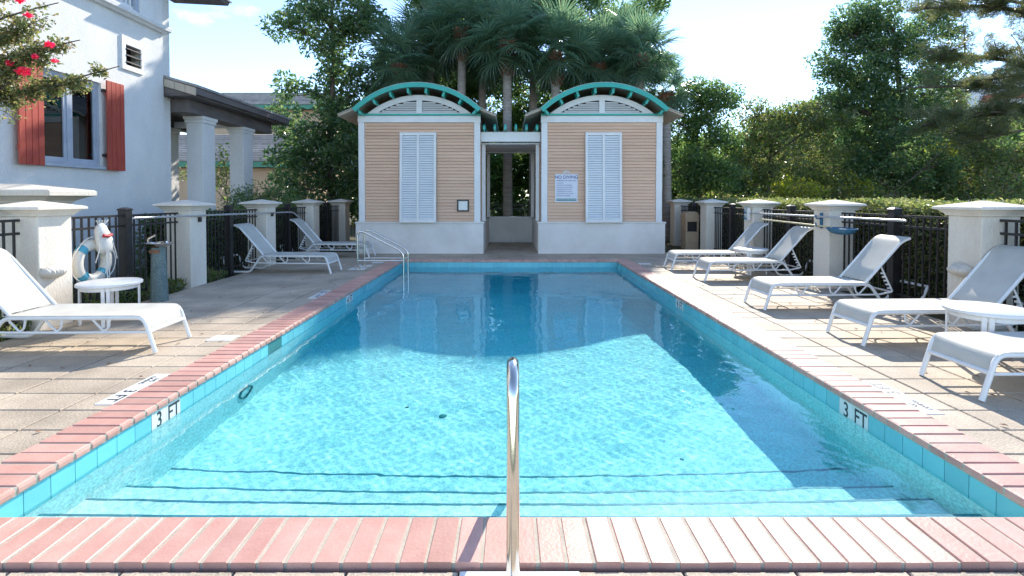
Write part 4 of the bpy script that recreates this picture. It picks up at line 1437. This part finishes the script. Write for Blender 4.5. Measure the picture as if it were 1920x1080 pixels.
# ---- live oak behind the cabanas, crown reaching above the photograph
tree('live_oak', 'large dark oak behind the palms, sky showing through its crown', 'tree', (2.9, 22.5, -0.07), 8.5,
     [B(960, 20, 22.5, 130, 60), B(1090, 20, 22.5, 100, 50), B(1200, 25, 22.5, 55, 42), B(1140, 100, 22.5, 90, 60), B(880, 120, 22.5, 110, 60), B(1010, 150, 23, 120, 60),
      B(1215, 110, 22.5, 40, 40), B(830, 220, 22.5, 110, 60), B(1000, 240, 23, 110, 50), B(1150, 220, 22.5, 100, 60)],
     'leaf_oak', 230, 105, 0.20, 0.10, 0.30, crad=(0.45, 0.95))
tree('water_oak', 'dark tree between the magnolia and the palms, top beyond the photo edge', 'tree', (-3.2, 21.0, -0.07), 9.5,  # upper crown, out of view, is added to shade the house wall
     [((-2.6, 20.5, 10.6), (2.2, 1.6, 0.7), 5000), ((-4.4, 20.8, 10.6), (1.1, 1.3, 0.6), 2200), ((-0.4, 21.0, 10.5), (1.3, 1.4, 0.8), 3000), B(815, 10, 21, 45, 50), B(850, 70, 21, 70, 50), B(770, 130, 21, 60, 55), B(720, 240, 21, 70, 60), B(800, 230, 21, 80, 70)],
     'leaf_oak', 210, 105, 0.20, 0.10, 0.26, crad=(0.4, 0.85))
# ---- right of the cabanas
tree('wax_myrtle', 'dark bushy tree just right of the right cabana, feathery top', 'tree', (7.3, 19.0, -0.07), 4.2,
     [B(1310, 175, 19, 45, 38), B(1345, 200, 19, 38, 45), B(1275, 230, 19, 50, 50), B(1330, 270, 19, 60, 50), B(1270, 320, 18.7, 60, 55), B(1340, 335, 18.6, 55, 42)],
     'leaf_oak', 250, 120, 0.14, 0.06, 0.13, crad=(0.28, 0.5))
tree('myrtle_shrub', 'small reddish and yellow green tree left of the tall vine draped tree', 'tree', (10.4, 20.5, -0.07), 3.3,
     [B(1415, 215, 20.5, 40, 25), B(1440, 250, 20.5, 55, 40), B(1490, 215, 20.5, 55, 28), B(1530, 235, 20.5, 60, 40), B(1450, 310, 20.3, 70, 50), B(1400, 300, 20.3, 45, 60), B(1540, 310, 20.3, 60, 55)],
     'leaf_mix', 210, 125, 0.13, 0.065, 0.12, crad=(0.28, 0.55))
tree('vine_draped_tree', 'tallest tree on the right, draped with vines into a leaning dome', 'tree', (15.9, 21.0, -0.07), 8.2,
     [B(1650, 30, 21, 55, 38), B(1600, 70, 21, 50, 40), B(1560, 120, 21, 32, 40), B(1680, 95, 21, 70, 50), B(1610, 140, 21, 60, 45), B(1545, 185, 21, 30, 28), B(1700, 180, 21, 70, 50), B(1620, 210, 21, 80, 45), B(1660, 275, 20.8, 100, 50), B(1600, 320, 20.6, 70, 40), B(1720, 320, 20.6, 70, 40), B(1750, 50, 21.5, 50, 40), B(1770, 130, 21.5, 50, 40), B(1570, 60, 21, 25, 30)],
     'leaf_mag', 400, 120, 0.16, 0.075, 0.20, crad=(0.32, 0.62))
tree('leaning_shrub', 'dark green leafy mass under the pine boughs at the right edge', 'tree', (20.0, 21.5, -0.07), 3.8,
     [B(1790, 250, 21.5, 60, 35), B(1800, 300, 21.5, 70, 50), B(1870, 290, 21.5, 60, 36), B(1880, 335, 21.3, 80, 40), B(1780, 345, 21.3, 70, 30), B(1930, 310, 21.5, 50, 50), B(1765, 195, 22.5, 55, 45), B(1850, 228, 22.5, 60, 30)],
     'leaf_mix', 270, 120, 0.13, 0.06, 0.15, crad=(0.3, 0.6))
tree('lime_bush', 'bright yellow green bush above the hedge, lit from behind', 'bush', (9.4, 16.5, -0.07), 1.2,
     [B(1490, 348, 16.5, 45, 22), B(1465, 355, 16.5, 28, 20), B(1520, 362, 16.5, 30, 18)],
     'leaf_lime', 46, 90, 0.11, 0.06, 0.05, crad=(0.16, 0.3))
tree('lime_bush', 'second yellow green bush, among dark trunks right of the brightest one', 'bush', (13.2, 19.0, -0.07), 1.0,
     [B(1610, 350, 19, 35, 24), B(1770, 275, 20, 30, 18)],
     'leaf_lime', 26, 80, 0.11, 0.06, 0.05, crad=(0.18, 0.34))

# ---- pine reaching in from the right
pn = thing('pine_tree', 'open pine reaching in from the right edge with long bare limbs', 'tree', (18.4, 16.0, -0.07))
tk = MB()
tk.tube([(0, 0, -0.2), (0.05, 0, 3), (-0.05, 0.1, 6.5), (0.1, 0, 10.5)], [0.26, 0.23, 0.19, 0.10], 10)
tufts, tr_ = [], []
pb0 = Vector((18.4, 16.0, -0.07))
def bough(sz, end, r, sub):
    s = Vector((0, 0, sz))
    e = Vector(end) - pb0
    pts = limb(tk, s, e, r, 0.022, 0.07, 8, 7)
    for i in range(sub):
        q = random.uniform(0.30, 1.0)
        k = int(q * 8)
        o = pts[min(8, k)]
        d = Vector((random.uniform(-1.0, 0.35), random.uniform(-0.8, 0.8), random.uniform(-0.35, 0.55))) * random.uniform(0.5, 1.35)
        limb(tk, o, o + d, 0.022, 0.007, 0.15, 3, 4)
        for w in range(9):
            q2 = random.uniform(0.25, 1.1)
            tufts.append(np.array(o + d * q2 + Vector((random.uniform(-.28, .28), random.uniform(-.28, .28), random.uniform(-.14, .16))) * (0.5 + q2 * 0.6)))
bough(5.6, at(1735, 95, 16.0), 0.10, 30)
bough(4.7, at(1700, 165, 16.2), 0.085, 16)
bough(4.2, at(1730, 235, 16.0), 0.10, 26)
bough(3.9, at(1800, 270, 15.6), 0.07, 20)
bough(6.8, at(1700, 20, 16.3), 0.10, 30)
bough(7.4, at(1800, -20, 16.0), 0.09, 22)
bough(5.3, at(1850, 150, 15.4), 0.06, 14)
bough(3.6, at(1860, 210, 15.4), 0.06, 14)
tk.build('trunk', 'bark', pn, smooth=True)
tufts = np.array(tufts)
nn = 46
pos = np.repeat(tufts, nn, 0)
dirs = rand_unit(len(pos))
dirs[:, 2] = np.abs(dirs[:, 2]) * 0.9 + dirs[:, 2] * 0.1
Ln = rng.uniform(0.10, 0.22, (len(pos), 1))
p0 = pos + rand_unit(len(pos)) * 0.10
sd = np.cross(dirs, rand_unit(len(pos)))
sd /= np.maximum(np.linalg.norm(sd, axis=1, keepdims=True), 1e-6)
v = np.stack([p0 - sd * 0.007, p0 + sd * 0.007, p0 + dirs * Ln], 1).reshape(-1, 3)
f = np.arange(len(pos) * 3).reshape(-1, 3)
link(bpy.data.objects.new('crown', np_mesh('crown', v, f, 'needle')), pn)

# ---- sabal palms
def frond_mesh(seed):
    r = random.Random(seed)
    v, f = [], []
    def ribbon(pts, ws, up):
        k = len(v)
        for (p, w, s) in zip(pts, ws, up):
            v.append(tuple(p - s * w))
            v.append(tuple(p + s * w))
        for i in range(len(pts) - 1):
            a = k + 2 * i
            f.append((a, a + 1, a + 3))
            f.append((a, a + 3, a + 2))
    pet = [Vector((0.75 * i / 4, 0, -0.06 * (i / 4) ** 2)) for i in range(5)]
    ribbon(pet, [0.028, 0.02, 0.016, 0.014, 0.012], [Vector((0, 1, 0))] * 5)
    tip = pet[-1]
    n = 30
    for i in range(n):
        a = R(-128) + R(256) * i / (n - 1) + r.uniform(-0.03, 0.03)
        base = tip + Vector((0.16 * max(0, math.cos(a)), 0, -0.03 * max(0, math.cos(a))))
        L = (0.78 + 0.14 * math.cos(a)) * r.uniform(0.88, 1.06)
        d = Vector((math.cos(a), math.sin(a), 0.16))
        sdv = Vector((-math.sin(a), math.cos(a), 0.35 if i % 2 else -0.35)).normalized()
        dr = r.uniform(0.20, 0.42)
        pts = [base + d * (L * q) - Vector((0, 0, dr * q ** 2.6)) for q in (0, 0.35, 0.65, 1.0)]
        ribbon(pts, [0.012, 0.026, 0.020, 0.003], [sdv] * 4)
    return np_mesh('frond', np.array([tuple(p) for p in v]), np.array(f), 'frond')
fronds = [frond_mesh(s) for s in range(4)]
def palm(px, pyc, y, n, sc, label, boots=1.0, droop=-60):
    c = at(px, pyc, y)
    t = thing('sabal_palm', label, 'palm tree', (c.x, y, -0.07), 0, 'sabal palms behind the cabanas')
    h = c.z + 0.07
    zt = h - 0.35
    tk = MB()
    lx, ly = random.uniform(-.12, .12), random.uniform(-.1, .1)
    tk.tube([(lx, ly, -0.2), (lx * 0.6, ly, zt * 0.4), (0, 0, zt - boots), (0, 0, h - 0.15)], [0.19, 0.155, 0.15, 0.16], 12)
    tk.build('trunk', 'palmbark', t, smooth=True)
    bt = MB()
    for i in range(90):
        q = i / 90
        z = zt - boots + boots * q * 1.15
        a = i * 2.39996
        r = 0.15 + 0.05 * math.sin(math.pi * min(1, q * 1.1))
        d = Vector((math.cos(a), math.sin(a), 0))
        s = Vector((-d.y, d.x, 0))
        p = d * r + Vector((0, 0, z))
        e = p + d * random.uniform(0.10, 0.19) + Vector((0, 0, random.uniform(0.12, 0.25)))
        k = len(bt.v)
        bt.v += [tuple(p - s * 0.06), tuple(p + s * 0.06), tuple(e + s * 0.025), tuple(e - s * 0.025), tuple(p - d * 0.03 + Vector((0, 0, 0.12)))]
        bt.f += [(k, k + 1, k + 2, k + 3), (k, k + 3, k + 4), (k + 1, k + 4, k + 2), (k + 3, k + 2, k + 4)]
    bt.build('boot_husks', 'boot', t, kind='stuff')
    for i in range(n):
        q = (i + 0.5) / n
        el = R(78 + (droop - 78) * q ** 0.85) + random.gauss(0, 0.1)
        a = i * 2.39996 + random.gauss(0, 0.12)
        o = inst('frond', fronds[i % 4], t, (0.08 * math.cos(a), 0.08 * math.sin(a), h + 0.10 - 0.30 * q), scale=(sc * random.uniform(0.85, 1.08),) * 3)
        o.rotation_euler = (Matrix.Rotation(a, 4, 'Z') @ Matrix.Rotation(-el, 4, 'Y') @ Matrix.Rotation(random.gauss(0, 0.35), 4, 'X')).to_euler()
    return t
palm(951, 72, 17.6, 46, 1.0, 'sabal palm whose grey trunk stands exactly in the gap between the cabanas')
palm(866, 48, 18.3, 44, 1.0, 'sabal palm with its trunk emerging behind the left cabana roof end')
palm(1042, 92, 17.8, 44, 0.98, 'sabal palm over the left end of the right cabana roof')
palm(748, 112, 17.9, 42, 0.9, 'low dark sabal palm beside the magnolia, over the left cabana', 0.5)
palm(1122, 112, 18.4, 42, 0.92, 'sabal palm centred above the right cabana roof', 0.5)
palm(1200, 98, 18.0, 42, 0.9, 'sunlit topped sabal palm near the right end of the crowns', 0.5)
palm(1250, 165, 18.1, 32, 0.62, 'small yellowing sabal palm low beside the right cabana roof', 0.4)
palm(1000, 20, 19.6, 44, 1.05, 'sabal palm whose crown tops the group in the middle', 0.7)
palm(806, 78, 19.4, 44, 1.0, 'sabal palm behind the first, left of the leaning trunk', 0.7)
palm(905, 100, 20.0, 40, 0.9, 'shorter sabal palm filling in behind the middle trunks', 0.6)
palm(1160, 82, 20.0, 42, 1.0, 'tall sabal palm behind the sunlit topped one', 0.6)

# ---- hedges
def hedge(name, label, x0, x1, y0, y1, h, leafm, dens, L, W, side):
    t = thing(name, label, 'hedge', ((x0 + x1) / 2, (y0 + y1) / 2, -0.07))
    w, l = (x1 - x0) / 2, (y1 - y0) / 2
    MB().box(-w + 0.12, w - 0.12, -l + 0.1, l - 0.1, 0, h - 0.03).build('dark_core', 'hedgecore', t)  # solid dark box that fills the hedge behind its leaves
    parts = []
    n = int(dens * 2 * w * 2 * l)
    top = np.stack([rng.uniform(-w, w, n), rng.uniform(-l, l, n), h + 0.07 + rng.normal(0, 0.03, n)], 1)
    top[:, 2] += 0.03 * np.sin(top[:, 1] * 2.1) + 0.02 * np.sin(top[:, 0] * 5 + top[:, 1] * 3.3)
    n = int(dens * 0.75 * h * 2 * l)
    face = np.stack([side * w - side * np.abs(rng.normal(0, 0.05, n)), rng.uniform(-l, l, n), rng.uniform(0.02, h + 0.07, n)], 1)
    face[:, 0] += 0.03 * np.sin(face[:, 1] * 3.1 + face[:, 2] * 4)
    n = int(dens * h * 2 * w)
    end = np.stack([rng.uniform(-w, w, n), -l + np.abs(rng.normal(0, 0.05, n)), rng.uniform(0.02, h + 0.07, n)], 1)
    pos = np.concatenate([top, face, end])
    out = np.concatenate([np.tile([0, 0, 0.6], (len(top), 1)), np.tile([side * 0.7, 0, 0.2], (len(face), 1)), np.tile([0, -0.7, 0.2], (len(end), 1))])
    v, f = leaf_arrays(pos, L, W, out)
    o = link(bpy.data.objects.new('foliage', np_mesh('foliage', v, f, leafm)), t)
    o['kind'] = 'stuff'
    return t
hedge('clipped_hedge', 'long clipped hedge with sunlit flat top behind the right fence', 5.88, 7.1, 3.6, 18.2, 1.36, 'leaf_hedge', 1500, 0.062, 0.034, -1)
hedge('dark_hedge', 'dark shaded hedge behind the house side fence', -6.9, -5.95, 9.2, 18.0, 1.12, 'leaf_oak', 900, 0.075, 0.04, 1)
tree('rounded_shrub', 'dense rounded green shrub in front of the far porch column', 'bush', (-7.05, 13.2, -0.07), 1.0,
     [B(485, 372, 13.2, 52, 26), B(455, 385, 13.0, 35, 24), B(515, 380, 13.2, 30, 24)], 'leaf_oak', 60, 150, 0.07, 0.04, 0.05, crad=(0.18, 0.32), shell=0.8)
tree('sparse_shrub', 'sparse leggy shrub between the two porch columns', 'bush', (-9.3, 16.3, -0.07), 1.8,
     [B(418, 300, 16.3, 18, 30), B(420, 345, 16.3, 24, 35), B(345, 330, 16.3, 14, 22)], 'leaf_mix', 30, 60, 0.11, 0.06, 0.04, crad=(0.2, 0.34))

# ---- woodland closing the horizon, and low plants under the fence
def wood(label, x0, x1, y0, y1, hfun, n, leafm, L, W):
    xs_, ys_ = rng.uniform(x0, x1, n), rng.uniform(y0, y1, n)
    hs_ = np.array([hfun(a) for a in xs_])
    zs_ = hs_ * rng.uniform(0.02, 1.0, n) ** 0.8
    cs = np.stack([xs_, ys_, zs_], 1)
    v, f = clump_leaves(cs, rng.uniform(0.5, 1.1, n), 26, L, W)
    o = link(bpy.data.objects.new('far_woodland', np_mesh('far_woodland', v, f, leafm)))
    o['kind'] = 'stuff'
    o['label'] = label
    return o
wood('far wood closing the view behind the cabanas and the right hedge', -9.5, 36, 25.5, 31, lambda x: 5.0 + 1.0 * math.sin(x * 0.45) + 0.7 * math.sin(x * 1.3 + 1), 2600, 'leaf_oak', 0.26, 0.14)
wood('undergrowth along the foot of the right trees', 7.6, 24, 18.5, 23, lambda x: 1.7 + 0.5 * math.sin(x * 1.1), 420, 'leaf_mix', 0.15, 0.07)
gx = rng.uniform(-5.9, -5.3, 5200)
gy = rng.uniform(4.0, 9.4, 5200)
keep = ~((np.abs(gy - 5.785) < 0.25) | (np.abs(gy - 8.445) < 0.25))
gp_ = np.stack([gx, gy, rng.uniform(-0.05, 0.20, 5200) * (0.5 + 0.5 * np.sin(gy * 3) ** 2)], 1)[keep]
v, f = leaf_arrays(gp_, 0.10, 0.025, np.tile([0, 0, 1.0], (len(gp_), 1)), up=0.0)
gc = link(bpy.data.objects.new('ground_cover', np_mesh('ground_cover', v, f, 'leaf_mix')))
gc['kind'] = 'stuff'
gc['label'] = 'low weeds and grass under the house side fence'
# lawn tufts outside the fence
n = 16000
lx = np.concatenate([rng.uniform(-7.5, -5.9, n // 2), rng.uniform(5.75, 8.5, n // 2)])
ly = rng.uniform(3.5, 18, n)
v, f = leaf_arrays(np.stack([lx, ly, rng.uniform(-0.06, 0.02, n)], 1), 0.12, 0.012, np.tile([0, 0, 1.2], (n, 1)), up=0.0)
lw_ = link(bpy.data.objects.new('grass', np_mesh('grass', v, f, 'leaf_hedge')))
lw_['kind'] = 'stuff'
lw_['label'] = 'grass beyond the fences'
# fallen leaves on the deck
n = 130
pos = np.stack([np.concatenate([rng.uniform(-5.2, -2.9, n // 2), rng.uniform(2.9, 5.2, n // 2)]), rng.uniform(2.2, 12, n), np.full(n, 0.002)], 1)
v, f = leaf_arrays(pos, 0.045, 0.022, None, up=5)
fl_ = link(bpy.data.objects.new('fallen_leaves', np_mesh('fallen_leaves', v, f, 'boot')))
fl_['kind'] = 'stuff'

# ---- crape myrtle branches at the upper left
cm = thing('crape_myrtle', 'flowering tree reaching in at the upper left with pink blossoms', 'tree', (-7.05, 6.1, -0.07))
tk = MB()
b0 = Vector((-7.05, 6.1, -0.07))
tk.tube([(0, 0, -0.1), (0.05, 0, 1.4), (-0.05, 0.05, 2.6), (0.1, 0.1, 3.6)], [0.09, 0.08, 0.065, 0.04], 8)
lc, lr = [], []
def spray(s, e, r, k, cr_=0.13, side=0.30):
    pts = limb(tk, Vector(s), Vector(e) - b0, r, 0.006, 0.05, 8, 6)
    for i in range(k):
        q = random.uniform(0.30, 1.0)
        o = pts[min(8, int(q * 8))]
        d = Vector((random.uniform(-0.6, 1.0), random.uniform(-1, 1), random.uniform(-0.8, 0.8))) * side * random.uniform(0.3, 1.0) * (1.15 - 0.5 * q)
        limb(tk, o, o + d, 0.006, 0.003, 0.1, 2, 4)
        for w in (0.5, 0.8, 1.0):
            lc.append(np.array(o + d * w))
            lr.append(cr_ * random.uniform(0.5, 1.0))
    return pts
spray((0, 0, 2.6), at(224, 124, 6.5), 0.022, 44, 0.09, 0.20)
spray((0, 0, 2.4), at(172, 150, 6.3), 0.022, 70, 0.12, 0.28)
spray((0, 0, 2.9), at(150, 75, 6.3), 0.022, 48, 0.11, 0.26)
spray((0, 0, 2.3), at(40, 135, 6.1), 0.022, 26, 0.12, 0.32)
spray((0, 0, 3.1), at(70, 40, 6.3), 0.022, 60, 0.13, 0.36)
spray((0, 0, 3.3), at(110, 5, 6.4), 0.020, 12, 0.08, 0.2)
spray((0, 0, 3.3), at(30, -40, 6.4), 0.020, 20, 0.12, 0.34)
spray((0, 0, 2.6), at(105, 92, 6.2), 0.022, 56, 0.12, 0.36)
tk.build('trunk', 'bark', cm, smooth=True)
v, f = clump_leaves(lc, lr, 330, 0.050, 0.027, 0.9)
link(bpy.data.objects.new('crown', np_mesh('crown', v, f, 'leaf_myrtle')), cm)
for px, py, s in ((93, 84, 0.05), (53, 28, 0.04), (44, 134, 0.07), (17, 118, 0.042), (66, 106, 0.034), (38, 0, 0.048), (102, 114, 0.03)):
    c = at(px, py, 6.0) - b0
    k = int(260 * (s / 0.1) ** 2)
    d = rand_unit(k)
    pos = np.array(c) + d * s * rng.uniform(0.4, 1.0, (k, 1)) * np.array([1.25, 0.9, 0.75])
    v, f = leaf_arrays(pos, 0.036, 0.032, d)
    link(bpy.data.objects.new('blossom', np_mesh('blossom', v, f, 'petal')), cm)
